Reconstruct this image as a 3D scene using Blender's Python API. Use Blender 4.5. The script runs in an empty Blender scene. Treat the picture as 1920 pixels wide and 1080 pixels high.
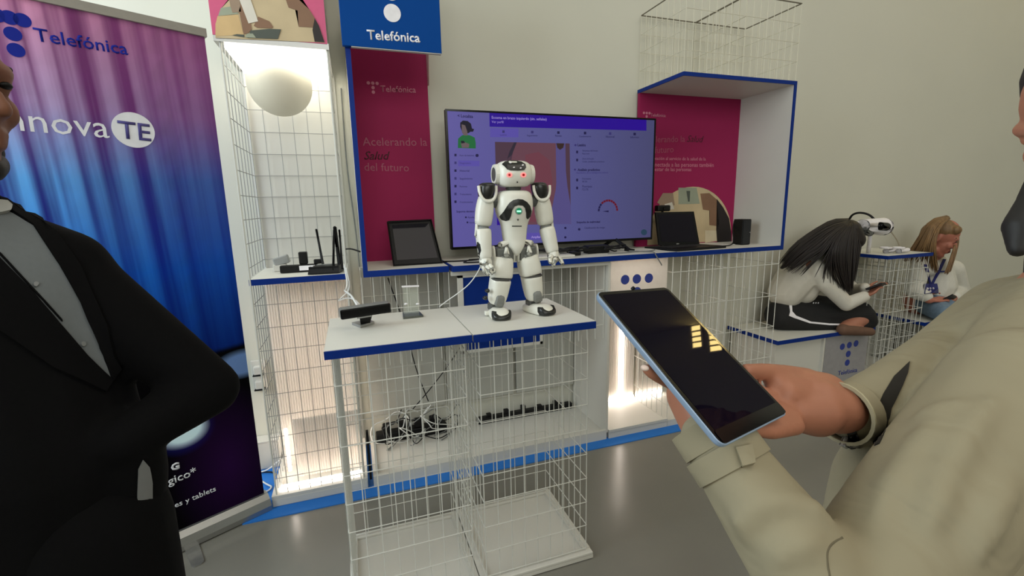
import bpy, bmesh, math, random
from mathutils import Vector, Matrix
from mathutils.bvhtree import BVHTree
random.seed(7)
SC = bpy.context.scene
COL = SC.collection
# ------------------------------------------------------------------ camera, world, lights, exposure
CAM = Vector((-.3454, -1.4251, 1.3920))
RX = Vector((.9448771, -.32674732, -.02105847))
UP = Vector((.07826227, .16292901, .98352893))
FW = Vector((.31793441, .93096204, -.17951987))
FPX = 860.8
cd = bpy.data.cameras.new('camera')
cam = bpy.data.objects.new('camera', cd)
COL.objects.link(cam)
cd.sensor_width = 36.0
cd.lens = 36.0*FPX/1920
cd.clip_start = .02
cam.matrix_world = Matrix(((RX.x, UP.x, -FW.x, CAM.x), (RX.y, UP.y, -FW.y, CAM.y), (RX.z, UP.z, -FW.z, CAM.z), (0, 0, 0, 1)))
SC.camera = cam
SC.view_settings.view_transform = 'Standard'
SC.view_settings.look = 'None'
SC.view_settings.gamma = 1.0
SC.view_settings.use_curve_mapping = False
SC.view_settings.exposure = 0.0
wd = bpy.data.worlds.new('daylight')
SC.world = wd
wd.use_nodes = True
wd.node_tree.nodes['Background'].inputs[0].default_value = (.75, .85, 1, 1)
wd.node_tree.nodes['Background'].inputs[1].default_value = 1.0


def area(name, loc, target, sx, sy, power, col):
    l = bpy.data.lights.new(name, 'AREA')
    l.shape = 'RECTANGLE'
    l.size = sx
    l.size_y = sy
    l.energy = power
    l.color = col
    o = bpy.data.objects.new(name, l)
    COL.objects.link(o)
    d = Vector(target)-Vector(loc)
    o.location = loc
    o.rotation_euler = d.to_track_quat('-Z', 'Y').to_euler()
    return o


area('window_daylight_left', (-2.9, -.1, 2.3), (.6, .7, 1.3), 2.2, 2.2, 92, (.84, .95, 1))
area('window_daylight_behind', (-.5, -6.2, 3.4), (.3, 1.2, 1.0), 5.0, 2.8, 140, (.97, .985, .95))
area('added_warm_fill', (2.5, -2.2, 5.2), (2.5, -2.2, 0), 6.0, 3.0, 84, (1, .92, .82))  # added warm fill from overhead, no such lamp known


# ------------------------------------------------------------------ helpers
def ray(px, py):
    return FW + RX*((px-960)/FPX) + UP*((540-py)/FPX)


def at(px, py, **k):
    """point of the place seen at a pixel of the photograph, on the plane x / y / z = value, or at depth d"""
    d = ray(px, py)
    a, v = list(k.items())[0]
    if a == 'd':
        t = v
    else:
        i = 'xyz'.index(a)
        t = (v-CAM[i])/d[i]
    return CAM+d*t


def lin(c):
    return tuple(((v/255)/12.92 if v/255 <= .04045 else ((v/255+.055)/1.055)**2.4) for v in c)


MATS = {}


def mat(name, rgb, rough=.5, metal=0., var=.05, scale=30., bump=0., emit=None, es=1., spec=.5, coat=0., stretch=None, alpha=1., trans=0., wrinkle=0.):
    if name in MATS:
        return MATS[name]
    m = bpy.data.materials.new(name)
    m.use_nodes = True
    nt = m.node_tree
    b = nt.nodes['Principled BSDF']
    c = lin(rgb)
    tc = nt.nodes.new('ShaderNodeTexCoord')
    mp = nt.nodes.new('ShaderNodeMapping')
    nt.links.new(tc.outputs['Object'], mp.inputs[0])
    if stretch:
        mp.inputs['Scale'].default_value = stretch
    nz = nt.nodes.new('ShaderNodeTexNoise')
    nz.inputs['Scale'].default_value = scale
    nz.inputs['Detail'].default_value = 4
    nt.links.new(mp.outputs[0], nz.inputs['Vector'])
    cr = nt.nodes.new('ShaderNodeValToRGB')
    cr.color_ramp.elements[0].position = .3
    cr.color_ramp.elements[1].position = .7
    cr.color_ramp.elements[0].color = tuple(max(0, x*(1-var)) for x in c)+(1,)
    cr.color_ramp.elements[1].color = tuple(min(1, x*(1+var)) for x in c)+(1,)
    nt.links.new(nz.outputs['Fac'], cr.inputs[0])
    nt.links.new(cr.outputs[0], b.inputs['Base Color'])
    b.inputs['Roughness'].default_value = rough
    b.inputs['Metallic'].default_value = metal
    b.inputs['Specular IOR Level'].default_value = spec
    b.inputs['Coat Weight'].default_value = coat
    b.inputs['Alpha'].default_value = alpha
    b.inputs['Transmission Weight'].default_value = trans
    if bump:
        bp = nt.nodes.new('ShaderNodeBump')
        bp.inputs['Strength'].default_value = bump
        bp.inputs['Distance'].default_value = .004
        nt.links.new(nz.outputs['Fac'], bp.inputs['Height'])
        nt.links.new(bp.outputs[0], b.inputs['Normal'])
    if wrinkle:
        n2 = nt.nodes.new('ShaderNodeTexNoise')
        n2.inputs['Scale'].default_value = 9.
        n2.inputs['Detail'].default_value = 2.
        n2.inputs['Distortion'].default_value = 1.2
        m2 = nt.nodes.new('ShaderNodeMapping')
        m2.inputs['Rotation'].default_value = (.3, .5, .6)
        m2.inputs['Scale'].default_value = (1., .45, 1.)
        nt.links.new(tc.outputs['Object'], m2.inputs[0])
        nt.links.new(m2.outputs[0], n2.inputs['Vector'])
        b2 = nt.nodes.new('ShaderNodeBump')
        b2.inputs['Strength'].default_value = wrinkle
        b2.inputs['Distance'].default_value = .02
        nt.links.new(n2.outputs['Fac'], b2.inputs['Height'])
        if bump:
            nt.links.new(b2.outputs[0], bp.inputs['Normal'])
        else:
            nt.links.new(b2.outputs[0], b.inputs['Normal'])
    if emit:
        b.inputs['Emission Color'].default_value = lin(emit)+(1,)
        b.inputs['Emission Strength'].default_value = es
    MATS[name] = m
    return m


def glow(name, rgb, s=1.):
    return mat(name, (4, 4, 4), .4, emit=rgb, es=s, spec=.2)


class MB:
    def __init__(self):
        self.bm = bmesh.new()

    def _fin(self, vs, M):
        if M is not None:
            bmesh.ops.transform(self.bm, matrix=M, verts=vs)

    def box(self, lo, hi, M=None, bev=0.):
        lo = Vector(lo)
        hi = Vector(hi)
        r = bmesh.ops.create_cube(self.bm, size=1.0)
        vs = r['verts']
        for v in vs:
            v.co = Vector(((lo[i]+hi[i])/2+v.co[i]*abs(hi[i]-lo[i]) for i in range(3)))
        if bev:
            es = list({e for v in vs for e in v.link_edges})
            rb = bmesh.ops.bevel(self.bm, geom=es, offset=bev, segments=2, affect='EDGES', profile=.5)
            vs = list({v for f in rb['faces'] for v in f.verts} | {v for v in vs if v.is_valid})
        self._fin(vs, M)
        return self

    def cyl(self, p0, p1, r0, r1=None, seg=16):
        r1 = r0 if r1 is None else r1
        p0 = Vector(p0)
        p1 = Vector(p1)
        ax = p1-p0
        q = ax.to_track_quat('Z', 'Y').to_matrix().to_4x4()
        r = bmesh.ops.create_cone(self.bm, cap_ends=True, segments=seg, radius1=r0, radius2=max(r1, 1e-5), depth=ax.length)
        bmesh.ops.transform(self.bm, matrix=Matrix.Translation((p0+p1)/2) @ q, verts=r['verts'])
        return self

    def ell(self, c, rad, R=None, seg=20):
        r = bmesh.ops.create_uvsphere(self.bm, u_segments=seg, v_segments=max(8, seg//2+2), radius=1)
        M = Matrix.Translation(Vector(c)) @ (R.to_4x4() if R else Matrix()) @ Matrix.Diagonal(Vector((rad[0], rad[1], rad[2], 1)))
        bmesh.ops.transform(self.bm, matrix=M, verts=r['verts'])
        return self

    def tube(self, pts, r, seg=8, smooth=0):
        pts = [Vector(p) for p in pts]
        for _ in range(smooth):
            q = [pts[0]]
            for a, b in zip(pts, pts[1:]):
                q += [a*.75+b*.25, a*.25+b*.75]
            pts = q+[pts[-1]]
        rs = r if isinstance(r, (list, tuple)) else None
        prev = None
        n0 = None
        for i, p in enumerate(pts):
            t = (pts[min(i+1, len(pts)-1)]-pts[max(i-1, 0)])
            if t.length < 1e-9:
                t = Vector((0, 0, 1))
            t.normalize()
            if n0 is None:
                n0 = t.orthogonal().normalized()
            else:
                n0 = (n0-t*n0.dot(t))
                if n0.length < 1e-6:
                    n0 = t.orthogonal()
                n0.normalize()
            bn = t.cross(n0)
            if rs:
                u = i/(len(pts)-1)*(len(rs)-1)
                k = min(int(u), len(rs)-2)
                rr = rs[k]*(1-(u-k))+rs[k+1]*(u-k)
            else:
                rr = r
            ring = [self.bm.verts.new(p+(n0*math.cos(2*math.pi*j/seg)+bn*math.sin(2*math.pi*j/seg))*rr) for j in range(seg)]
            if prev:
                for j in range(seg):
                    self.bm.faces.new((prev[j], prev[(j+1) % seg], ring[(j+1) % seg], ring[j]))
            else:
                self.bm.faces.new(ring[::-1])
            prev = ring
        self.bm.faces.new(prev)
        return self

    def loft(self, rings, cap=True):
        prev = None
        for ring in rings:
            vs = [self.bm.verts.new(p) for p in ring]
            n = len(vs)
            if prev:
                for j in range(n):
                    self.bm.faces.new((prev[j], prev[(j+1) % n], vs[(j+1) % n], vs[j]))
            elif cap:
                self.bm.faces.new(vs[::-1])
            prev = vs
        if cap:
            self.bm.faces.new(prev)
        return self

    def poly(self, pts, n, th):
        """a flat outline (world points) given thickness th along n"""
        n = Vector(n)
        a = [self.bm.verts.new(Vector(p)) for p in pts]
        b = [self.bm.verts.new(Vector(p)+n*th) for p in pts]
        k = len(pts)
        f1 = self.bm.faces.new(a)
        f2 = self.bm.faces.new(b[::-1])
        for j in range(k):
            self.bm.faces.new((a[j], b[j], b[(j+1) % k], a[(j+1) % k]))
        bmesh.ops.triangulate(self.bm, faces=[f1, f2])
        return self

    def capsule(self, p0, p1, r0, r1, seg=14):
        b2 = bmesh.new()
        for p, r in ((p0, r0), (p1, r1)):
            q = bmesh.ops.create_uvsphere(b2, u_segments=seg, v_segments=10, radius=r)
            bmesh.ops.translate(b2, verts=q['verts'], vec=Vector(p))
        h = bmesh.ops.convex_hull(b2, input=b2.verts)
        bmesh.ops.delete(b2, geom=[g for g in h['geom_interior'] if isinstance(g, bmesh.types.BMVert)], context='VERTS')
        t = bpy.data.meshes.new('t')
        b2.to_mesh(t)
        b2.free()
        self.bm.from_mesh(t)
        bpy.data.meshes.remove(t)
        return self

    def limb(self, pts, rs):
        for i in range(len(pts)-1):
            self.capsule(pts[i], pts[i+1], rs[i], rs[i+1])
        return self

    def mesh(self, name):
        bmesh.ops.recalc_face_normals(self.bm, faces=self.bm.faces)
        me = bpy.data.meshes.new(name)
        self.bm.to_mesh(me)
        self.bm.free()
        return me


def origin_of(o):
    return Vector(o.get('_o', (0, 0, 0))) if o else Vector()


ORG = {}


def part(name, mb, m, parent=None, smooth=False, me=None, label=None, kind=None, sub=0):
    me = me or mb.mesh(name)
    for k in (m if isinstance(m, (list, tuple)) else [m]):
        me.materials.append(k)
    o = bpy.data.objects.new(name, me)
    COL.objects.link(o)
    if smooth:
        me.polygons.foreach_set('use_smooth', [True]*len(me.polygons))
        if smooth == 'auto':
            me.set_sharp_from_angle(angle=math.radians(38))
    if parent is not None:
        o.parent = parent
        p = parent
        while p.parent is not None:
            p = p.parent
        if parent.parent is None:
            o.matrix_parent_inverse = Matrix.Translation(-ORG.get(parent.name, Vector()))
    if label:
        o['label'] = label
    if kind:
        o['kind'] = kind
    if sub:
        s = o.modifiers.new('sub', 'SUBSURF')
        s.levels = s.render_levels = sub
    return o


def thing(name, loc, label, cat, group=None):
    o = bpy.data.objects.new(name, None)
    o.empty_display_size = .05
    COL.objects.link(o)
    o.location = loc
    ORG[o.name] = Vector(loc)
    o['label'] = label
    o['category'] = cat
    if group:
        o['group'] = group
    return o


def solo(name, mb, m, loc, label, cat, group=None, smooth=False, me=None):
    """a thing that is one mesh; loc = its base point"""
    o = part(name, mb, m, None, smooth, me)
    o.data.transform(Matrix.Translation(-Vector(loc)))
    o.location = loc
    ORG[o.name] = Vector(loc)
    o['label'] = label
    o['category'] = cat
    if group:
        o['group'] = group
    return o


def struct(name, mb, m, smooth=False):
    o = part(name, mb, m, None, smooth)
    o['kind'] = 'structure'
    return o


def blob(mb, name, voxel, it=4, fac=.5):
    """melts overlapping forms into one continuous skin"""
    me = mb.mesh(name)
    o = bpy.data.objects.new('tmp', me)
    COL.objects.link(o)
    r = o.modifiers.new('r', 'REMESH')
    r.mode = 'VOXEL'
    r.voxel_size = voxel
    s = o.modifiers.new('s', 'SMOOTH')
    s.factor = fac
    s.iterations = it
    dg = bpy.context.evaluated_depsgraph_get()
    out = bpy.data.meshes.new_from_object(o.evaluated_get(dg))
    bpy.data.objects.remove(o)
    out.name = name
    return out


def bvh(objs):
    vs = []
    fs = []
    for o in objs:
        p = o
        off = Vector()
        if p.parent is None and p.name in ORG:
            off = ORG[p.name]
        n = len(vs)
        dg = None
        me = o.data
        vs += [v.co+off for v in me.vertices]
        fs += [[n+i for i in f.vertices] for f in me.polygons]
    return BVHTree.FromPolygons(vs, fs)


def decal(name, pts, targets, m, parent, off=.0012, th=.003, cuts=2, label=None, smooth=True, org=None, edge=None):
    """an inlay lying on a real surface; its outline is taken from the photograph and dropped onto the surface"""
    tree = targets if isinstance(targets, BVHTree) else bvh(targets)
    b = bmesh.new()
    vs = [b.verts.new((x, y, 0)) for x, y in pts]
    es = [b.edges.new((vs[i], vs[(i+1) % len(vs)])) for i in range(len(vs))]
    bmesh.ops.triangle_fill(b, edges=es, use_beauty=True, normal=(0, 0, 1))
    if cuts:
        bmesh.ops.subdivide_edges(b, edges=b.edges[:], cuts=cuts, use_grid_fill=True)
    b.normal_update()
    hits = {}
    ts = []
    for v in b.verts:
        d = ray(v.co.x, v.co.y)
        h, n, i, dist = tree.ray_cast(CAM, d.normalized())
        if h is not None:
            if n.dot(d) > 0:
                n = -n
            hits[v] = (h, n)
            ts.append((h-CAM).dot(FW))
    med = sorted(ts)[len(ts)//2] if ts else 1.
    for v in b.verts:
        d = ray(v.co.x, v.co.y)
        if v not in hits:
            p = CAM+d*med
            h, n, i, dist = tree.find_nearest(p)
            if n.dot(d) > 0:
                n = -n
            hits[v] = (h, n)
    norm = {}
    for v in list(hits):
        h, n = hits[v]
        v.co = h+n*off
        norm[v] = n
    be = [e for e in b.edges if e.is_boundary]
    ex = bmesh.ops.extrude_edge_only(b, edges=be)
    for v in [g for g in ex['geom'] if isinstance(g, bmesh.types.BMVert)]:
        nb = [e.other_vert(v) for e in v.link_edges if e.other_vert(v) in norm]
        if nb:
            v.co = v.co-norm[nb[0]]*th
    bmesh.ops.recalc_face_normals(b, faces=b.faces)
    me = bpy.data.meshes.new(name)
    b.to_mesh(me)
    b.free()
    o = part(name, None, m, parent, smooth and 'auto', me, label)
    return o


def text(name, s, pl, pr, up, m, parent, **kw):
    """lettering word by word along a baseline"""
    ws = s.split(' ')
    if len(ws) == 1 or name == 'screen_text':
        return text1(name, s, pl, pr, up, m, parent, **kw)

    def width(t):
        cu = bpy.data.curves.new('t', 'FONT')
        cu.body = t
        cu.size = 1.
        cu.shear = kw.get('shear', 0.)
        o = bpy.data.objects.new('tmp', cu)
        COL.objects.link(o)
        me = bpy.data.meshes.new_from_object(o.evaluated_get(bpy.context.evaluated_depsgraph_get()))
        bpy.data.objects.remove(o)
        xs = [v.co.x for v in me.vertices]
        return min(xs), max(xs)
    a0, a1 = width(s)
    pl = Vector(pl)
    pr = Vector(pr)
    for k, w in enumerate(ws):
        e = width(' '.join(ws[:k+1]))[1]
        w0, w1 = width(w)
        b = e-(w1-w0)
        text1(name, w, pl+(pr-pl)*((b-a0)/(a1-a0)), pl+(pr-pl)*((e-a0)/(a1-a0)), up, m, parent, **kw)


def text1(name, s, pl, pr, up, m, parent, ext=.0006, nrm=None, shear=0., bold=0., label=None, space=1., org_shift=None):
    """lettering that runs from point pl to point pr along its baseline"""
    cu = bpy.data.curves.new(name, 'FONT')
    cu.body = s
    cu.size = 1.
    cu.resolution_u = 2
    cu.shear = shear
    cu.space_character = space
    cu.offset = bold
    o = bpy.data.objects.new('tmp', cu)
    COL.objects.link(o)
    dg = bpy.context.evaluated_depsgraph_get()
    me = bpy.data.meshes.new_from_object(o.evaluated_get(dg))
    bpy.data.objects.remove(o)
    pl = Vector(pl)
    pr = Vector(pr)
    xs = [v.co.x for v in me.vertices]
    x0, x1 = min(xs), max(xs)
    k = (pr-pl).length/(x1-x0)
    X = (pr-pl).normalized()
    Y = Vector(up)
    Y = (Y-X*Y.dot(X)).normalized()
    Z = X.cross(Y)
    for v in me.vertices:
        v.co = pl+X*((v.co.x-x0)*k)+Y*(v.co.y*k)+Z*ext
    b = bmesh.new()
    b.from_mesh(me)
    bmesh.ops.remove_doubles(b, verts=b.verts, dist=1e-6)
    be = [e for e in b.edges if e.is_boundary]
    ex = bmesh.ops.extrude_edge_only(b, edges=be)
    for v in [g for g in ex['geom'] if isinstance(g, bmesh.types.BMVert)]:
        v.co -= Z*ext
    b.to_mesh(me)
    b.free()
    return part(name, None, m, parent, False, me, label)


def disc(name, c, n, r, th, m, parent, seg=24, label=None):
    c = Vector(c)
    n = Vector(n).normalized()
    return part(name, MB().cyl(c-n*.0005, c+n*th, r, seg=seg), m, parent, label=label)


def sring(z, cx, cy, rx, ry, e=2.5, n=24, M=None):
    out = []
    for j in range(n):
        a = 2*math.pi*j/n
        c, s = math.cos(a), math.sin(a)
        p = Vector((cx+rx*math.copysign(abs(c)**(2/e), c), cy+ry*math.copysign(abs(s)**(2/e), s), z))
        out.append(M @ p if M else p)
    return out


def wires(root, x0, x1, y0, y1, z0, z1, sides, m, pitch=.0505, levels=(), r=.0024, kind='stuff', jit=0.):
    """welded wire basket: one part per side"""
    for s in sides:
        b = MB()
        if s in 'fb':
            y = y0 if s == 'f' else y1
            n = max(1, round((x1-x0)/pitch))
            for i in range(n+1):
                x = x0+(x1-x0)*i/n
                b.cyl((x, y, z0), (x, y, z1), r, seg=6)
            for z in levels:
                b.cyl((x0, y-r, z), (x1, y-r, z), r, seg=6)
        elif s in 'lr':
            x = x0 if s == 'l' else x1
            n = max(1, round((y1-y0)/pitch))
            for i in range(1, n):
                y = y0+(y1-y0)*i/n
                b.cyl((x, y, z0), (x, y, z1), r, seg=6)
            for z in levels:
                b.cyl((x+(-r if s == 'l' else r), y0, z), (x+(-r if s == 'l' else r), y1, z), r, seg=6)
        elif s == 't':
            for (p, q) in (((x0, y0), (x1, y0)), ((x1, y0), (x1, y1)), ((x1, y1), (x0, y1)), ((x0, y1), (x0, y0))):
                b.cyl((p[0], p[1], z1), (q[0], q[1], z1), r*1.3, seg=6)
        part('wire_panel', b, m, root, kind=kind)


# ------------------------------------------------------------------ shared materials
M_white = mat('white_laminate', (216, 215, 206), .5, var=.01, scale=6)
M_whitep = mat('white_painted_board', (206, 204, 196), .5, var=.012, scale=5)
M_wirew = mat('pale_wire_on_wall', (212, 208, 190), .45, var=.02)
M_wireg = mat('grey_white_wire', (150, 150, 147), .45, var=.02)
M_wire = mat('white_coated_wire', (206, 206, 199), .45, var=.02)
M_blue = mat('blue_edge_band', (8, 44, 124), .5, var=.03, spec=.15)
M_bluesign = mat('blue_sign_face', (4, 66, 140), .6, var=.02, scale=4, spec=.08)
M_mag = mat('magenta_poster', (154, 37, 84), .6, var=.03, scale=3, spec=.15)
M_black = mat('black_plastic', (16, 16, 17), .45, var=.1, spec=.25)
M_blackg = mat('black_glossy_plastic', (10, 10, 12), .15, var=.05, spec=.3)
M_screen = mat('dark_screen_glass', (14, 10, 24), .3, var=.02, spec=.0)
_nt = M_screen.node_tree
_gl = _nt.nodes.new('ShaderNodeBsdfGlossy')
_gl.inputs['Roughness'].default_value = .02
_mx = _nt.nodes.new('ShaderNodeMixShader')
_mx.inputs[0].default_value = .03
_nt.links.new(_nt.nodes['Principled BSDF'].outputs[0], _mx.inputs[1])
_nt.links.new(_gl.outputs[0], _mx.inputs[2])
_nt.links.new(_mx.outputs[0], _nt.nodes['Material Output'].inputs[0])
M_steel = mat('brushed_aluminium', (170, 170, 168), .38, metal=.8, var=.06, scale=60, stretch=(1, 1, 20))
M_print = mat('white_print', (235, 232, 236), .5, spec=.2)
M_printpink = mat('pale_pink_print', (206, 128, 150), .5)
M_navy = mat('navy_dot_print', (44, 60, 140), .5)
M_cablew = mat('white_cable', (225, 226, 224), .4)
M_grey = mat('grey_plastic', (112, 114, 112), .5)
M_skin = mat('warm_skin', (205, 150, 122), .5, var=.06, scale=25, spec=.35)
# ------------------------------------------------------------------ the room
def wallmat(name, rgb, rough=.75, var=.02):
    return mat(name, rgb, rough, var=var, scale=1.5, bump=.02)


W = wallmat('cream_wall_paint', (208, 207, 194))
nt = None
mf = mat('polished_concrete_floor', (124, 122, 114), .22, var=.05, scale=2.2, spec=.5)
struct('floor', MB().box((-3.6, -6.6, -.1), (6.5, 1.45, 0)), mf)
struct('wall_back', MB().box((-3.6, 1.25, 0), (6.5, 1.45, 5.5)), W)
struct('wall_left', MB().box((-3.8, -6.6, 0), (-3.6, 1.45, 5.5)), W)
struct('wall_right', MB().box((6.3, -6.6, 0), (6.5, 1.25, 5.5)), W)
struct('wall_front', MB().box((-3.6, -6.8, 0), (6.5, -6.6, 5.5)), W)
struct('ceiling', MB().box((-3.8, -6.8, 5.5), (6.5, 1.45, 5.6)), W)
# two long high windows in the right-hand wall (they show as reflections in the tablet glass)
paneM = glow('sunlit_window_pane', (255, 222, 140), 45.)
frameM = mat('white_window_frame', (225, 222, 214), .5)
for i, (y0, y1, z0, z1) in enumerate(((.88, 1.235, 4.37, 4.52), (.78, 1.14, 4.06, 4.24))):
    w = part('window_%d' % (i+1), MB().box((6.285, y0, z0), (6.299, y1, z1)), paneM)
    w['kind'] = 'structure'
    f = MB()
    for q0, q1 in (((y0-.03, z0-.03), (y1+.01, z0)), ((y0-.03, z1), (y1+.01, z1+.03)), ((y0-.03, z0), (y0, z1)), ((y1, z0), (y1+.01, z1))):
        f.box((6.26, q0[0], q0[1]), (6.299, q1[0], q1[1]))
    part('window_frame', f, frameM, w)
    for k in (1, 2, 3):
        yk = y0+(y1-y0)*k/4
        part('mullion', MB().box((6.265, yk-.012, z0), (6.29, yk+.012, z1)), frameM, w)

# ------------------------------------------------------------------ booth
matM = mat('blue_vinyl_mat', (44, 118, 204), .5, var=.03, scale=3, spec=.2)
solo('floor_mat', MB().box((-.917, .716, 0), (2.28, 1.24, .005)), matM, (.6, .98, 0), 'long flat blue vinyl mat on the floor under the whole exhibition booth', 'mat')


def pprint(name, pts, y, m, parent, th=.0006, up=None):
    """flat print on an upright face y = const"""
    return part(name, MB().poly([at(px, py, y=y) for px, py in pts], (0, -1, 0), th), m, parent)


def dots_T(parent, cx, cz, y, p, r, m, n=3, down=2, name='logo_dot'):
    for k in range(3):
        disc(name, (cx+(k-1)*p, y, cz), (0, -1, 0), r, .0012, m, parent)
    for k in range(1, down+1):
        disc(name, (cx, y, cz-k*p), (0, -1, 0), r, .0012, m, parent)


def ribbed(name, x0, x1, y, z0, z1, m, root, pitch=.012, amp=.003):
    n = int((x1-x0)/pitch*4)
    b = MB()
    prev = None
    for i in range(n+1):
        x = x0+(x1-x0)*i/n
        yy = y+amp*math.sin(2*math.pi*i/4)
        cur = [b.bm.verts.new((x, yy, z0)), b.bm.verts.new((x, yy, z1)), b.bm.verts.new((x, yy+.004, z1)), b.bm.verts.new((x, yy+.004, z0))]
        if prev:
            for k in range(4):
                b.bm.faces.new((prev[k], prev[(k+1) % 4], cur[(k+1) % 4], cur[k]))
        else:
            b.bm.faces.new(cur[::-1])
        prev = cur
    b.bm.faces.new(prev)
    return part(name, b, m, root)


M_rib = mat('ribbed_polycarbonate', (226, 222, 216), .3, var=.02, trans=.25)
M_tube = glow('led_tube_glow', (255, 240, 226), 15.)
tl = bpy.data.materials.new('translucent_ribbed_sheet')
tl.use_nodes = True
nt = tl.node_tree
for n_ in list(nt.nodes):
    nt.nodes.remove(n_)
o_ = nt.nodes.new('ShaderNodeOutputMaterial')
mx_ = nt.nodes.new('ShaderNodeMixShader')
d_ = nt.nodes.new('ShaderNodeBsdfDiffuse')
t_ = nt.nodes.new('ShaderNodeBsdfTranslucent')
nz_ = nt.nodes.new('ShaderNodeTexNoise')
nz_.inputs['Scale'].default_value = 12
cr_ = nt.nodes.new('ShaderNodeValToRGB')
cr_.color_ramp.elements[0].color = (.80, .76, .72, 1)
cr_.color_ramp.elements[1].color = (.88, .85, .81, 1)
nt.links.new(nz_.outputs['Fac'], cr_.inputs[0])
for q_ in (d_, t_):
    nt.links.new(cr_.outputs[0], q_.inputs['Color'])
mx_.inputs[0].default_value = .55
nt.links.new(d_.outputs[0], mx_.inputs[1])
nt.links.new(t_.outputs[0], mx_.inputs[2])
nt.links.new(mx_.outputs[0], o_.inputs[0])
M_panelglow = glow('ceiling_light_diffuser', (255, 250, 235), 7.)
GW = 'white wire exhibition furniture with blue edging'

# --- left display column
col = thing('display_column', (-.60, 1.0, 0), 'tall white wire display column with glowing base and lit top, behind the roll-up banner', 'display stand', GW)
part('base_tray', MB().box((-.805, .795, .005), (-.372, 1.235, .045), bev=.004).box((-.805, .795, .045), (-.775, 1.235, .06)).box((-.40, .795, .045), (-.372, 1.235, .06)).box((-.775, .795, .045), (-.40, .82, .06)), M_whitep, col)
for x in (-.785, -.388):
    for y in (.812, 1.225):
        part('corner_post', MB().cyl((x, y, .045), (x, y, 2.06), .0045, seg=8), M_wire, col)
lv = [.14+.1045*i for i in range(9)]
lu = [1.14+.1045*i for i in range(9)]
wires(col, -.785, -.388, .812, 1.225, .055, 1.06, 'flr', M_wireg, levels=lv, r=.0017)
wires(col, -.785, -.388, .812, 1.215, 1.10, 2.05, 'blr', M_wireg, levels=lu, r=.0018, pitch=.0636)
part('shelf_board', MB().box((-.79, .815, 1.066), (-.385, 1.23, 1.092)), M_white, col)
part('edge_band', MB().box((-.79, .809, 1.066), (-.385, .815, 1.092)), M_blue, col)
part('back_panel', MB().box((-.80, 1.232, .06), (-.375, 1.242, 2.06)), M_whitep, col)
ribbed('ribbed_panel', -.775, -.395, 1.06, .06, 1.06, tl, col)
ribbed('ribbed_panel', -.70, -.395, .93, .06, .37, tl, col)
for nm, a, b_ in (('light_tube', (-.77, .855, .068), (-.40, .855, .068)), ('light_tube', (-.745, .99, .07), (-.745, .99, .30)), ('light_tube', (-.415, 1.0, .07), (-.415, 1.0, .26)), ('light_tube', (-.70, 1.19, .08), (-.70, 1.19, .95)), ('light_tube', (-.48, 1.19, .08), (-.48, 1.19, .95))):
    part(nm, MB().cyl(a, b_, .008, seg=10), M_tube, col, label='glowing tube light')
part('top_light_panel', MB().box((-.775, .83, 2.035), (-.395, 1.215, 2.05)), M_panelglow, col, label='glowing white ceiling panel')
part('top_frame', MB().box((-.805, .80, 2.05), (-.38, 1.24, 2.075)), M_steel, col)
hd = part('header_panel', MB().box((-.805, .798, 2.072), (-.385, .812, 2.62)), mat('pink_header_print', (206, 84, 126), .5, var=.03), col, label='pink poster panel with photo print')
part('header_side', MB().box((-.805, .812, 2.075), (-.79, 1.24, 2.62)).box((-.40, .812, 2.075), (-.385, 1.24, 2.62)).box((-.805, .812, 2.605), (-.385, 1.24, 2.62)), M_whitep, col)
cs = {}
for nm, rgb in dict(beige=(196, 176, 140), tan=(204, 172, 122), brown=(132, 98, 74), cream=(214, 200, 170), slate=(74, 80, 72), dark=(28, 18, 18), pale=(214, 208, 196), taupe=(150, 128, 108), sage=(150, 156, 136)).items():
    cs[nm] = mat('print_'+nm, rgb, .55, var=.08, scale=9)
yp = .7975
pprint('photo_print', [(404, 71), (404, 45), (413, 18), (430, 0), (445, -22), (470, -45), (505, -60), (535, -50), (557, -4), (580, 18), (598, 48), (609, 80)], yp, cs['beige'], hd)
pprint('photo_print', [(404, 68), (404, 46), (408, 30), (447, 28), (457, 65)], yp-.0007, cs['tan'], hd)
pprint('photo_print', [(409, 30), (414, 15), (434, 12), (448, 26)], yp-.0014, cs['sage'], hd)
pprint('photo_print', [(432, 12), (430, 0), (448, -10), (452, 22), (436, 24)], yp-.0021, cs['taupe'], hd)
pprint('photo_print', [(448, 20), (452, 6), (470, 42), (472, 55), (464, 63), (457, 64)], yp-.0021, cs['brown'], hd)
pprint('photo_print', [(449, 0), (446, -14), (464, -18), (484, 40), (466, 44)], yp-.0028, cs['pale'], hd)
pprint('photo_print', [(484, 31), (505, 40), (512, 50), (510, 53), (482, 52), (476, 48)], yp-.0021, cs['brown'], hd)
pprint('photo_print', [(470, 57), (505, 54), (527, 55), (521, 73), (464, 71)], yp-.0028, cs['slate'], hd)
pprint('photo_print', [(435, 66), (444, 64), (458, 65), (458, 70)], yp-.0021, cs['slate'], hd)
pprint('photo_print', [(459, 70), (463, 63), (474, 63), (480, 71)], yp-.0035, cs['sage'], hd)
pprint('photo_print', [(536, 0), (541, 14), (558, 20), (560, 50), (592, 52), (590, 34), (580, 18), (557, -4), (545, -22)], yp-.0014, cs['brown'], hd)
pprint('photo_print', [(590, 34), (598, 48), (608.5, 79), (590, 78), (586, 56)], yp-.0021, cs['dark'], hd)
gl = thing('globe_lamp', (-.605, 1.0, 2.03), 'frosted white globe lamp hanging under the lit top of the left column', 'lamp')
part('globe', MB().ell((-.605, 1.0, 1.945), (.135, .135, .135), seg=40), mat('frosted_opal_glass', (196, 190, 172), .6, var=.01, emit=(236, 228, 205), es=.12), gl, True)
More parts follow.
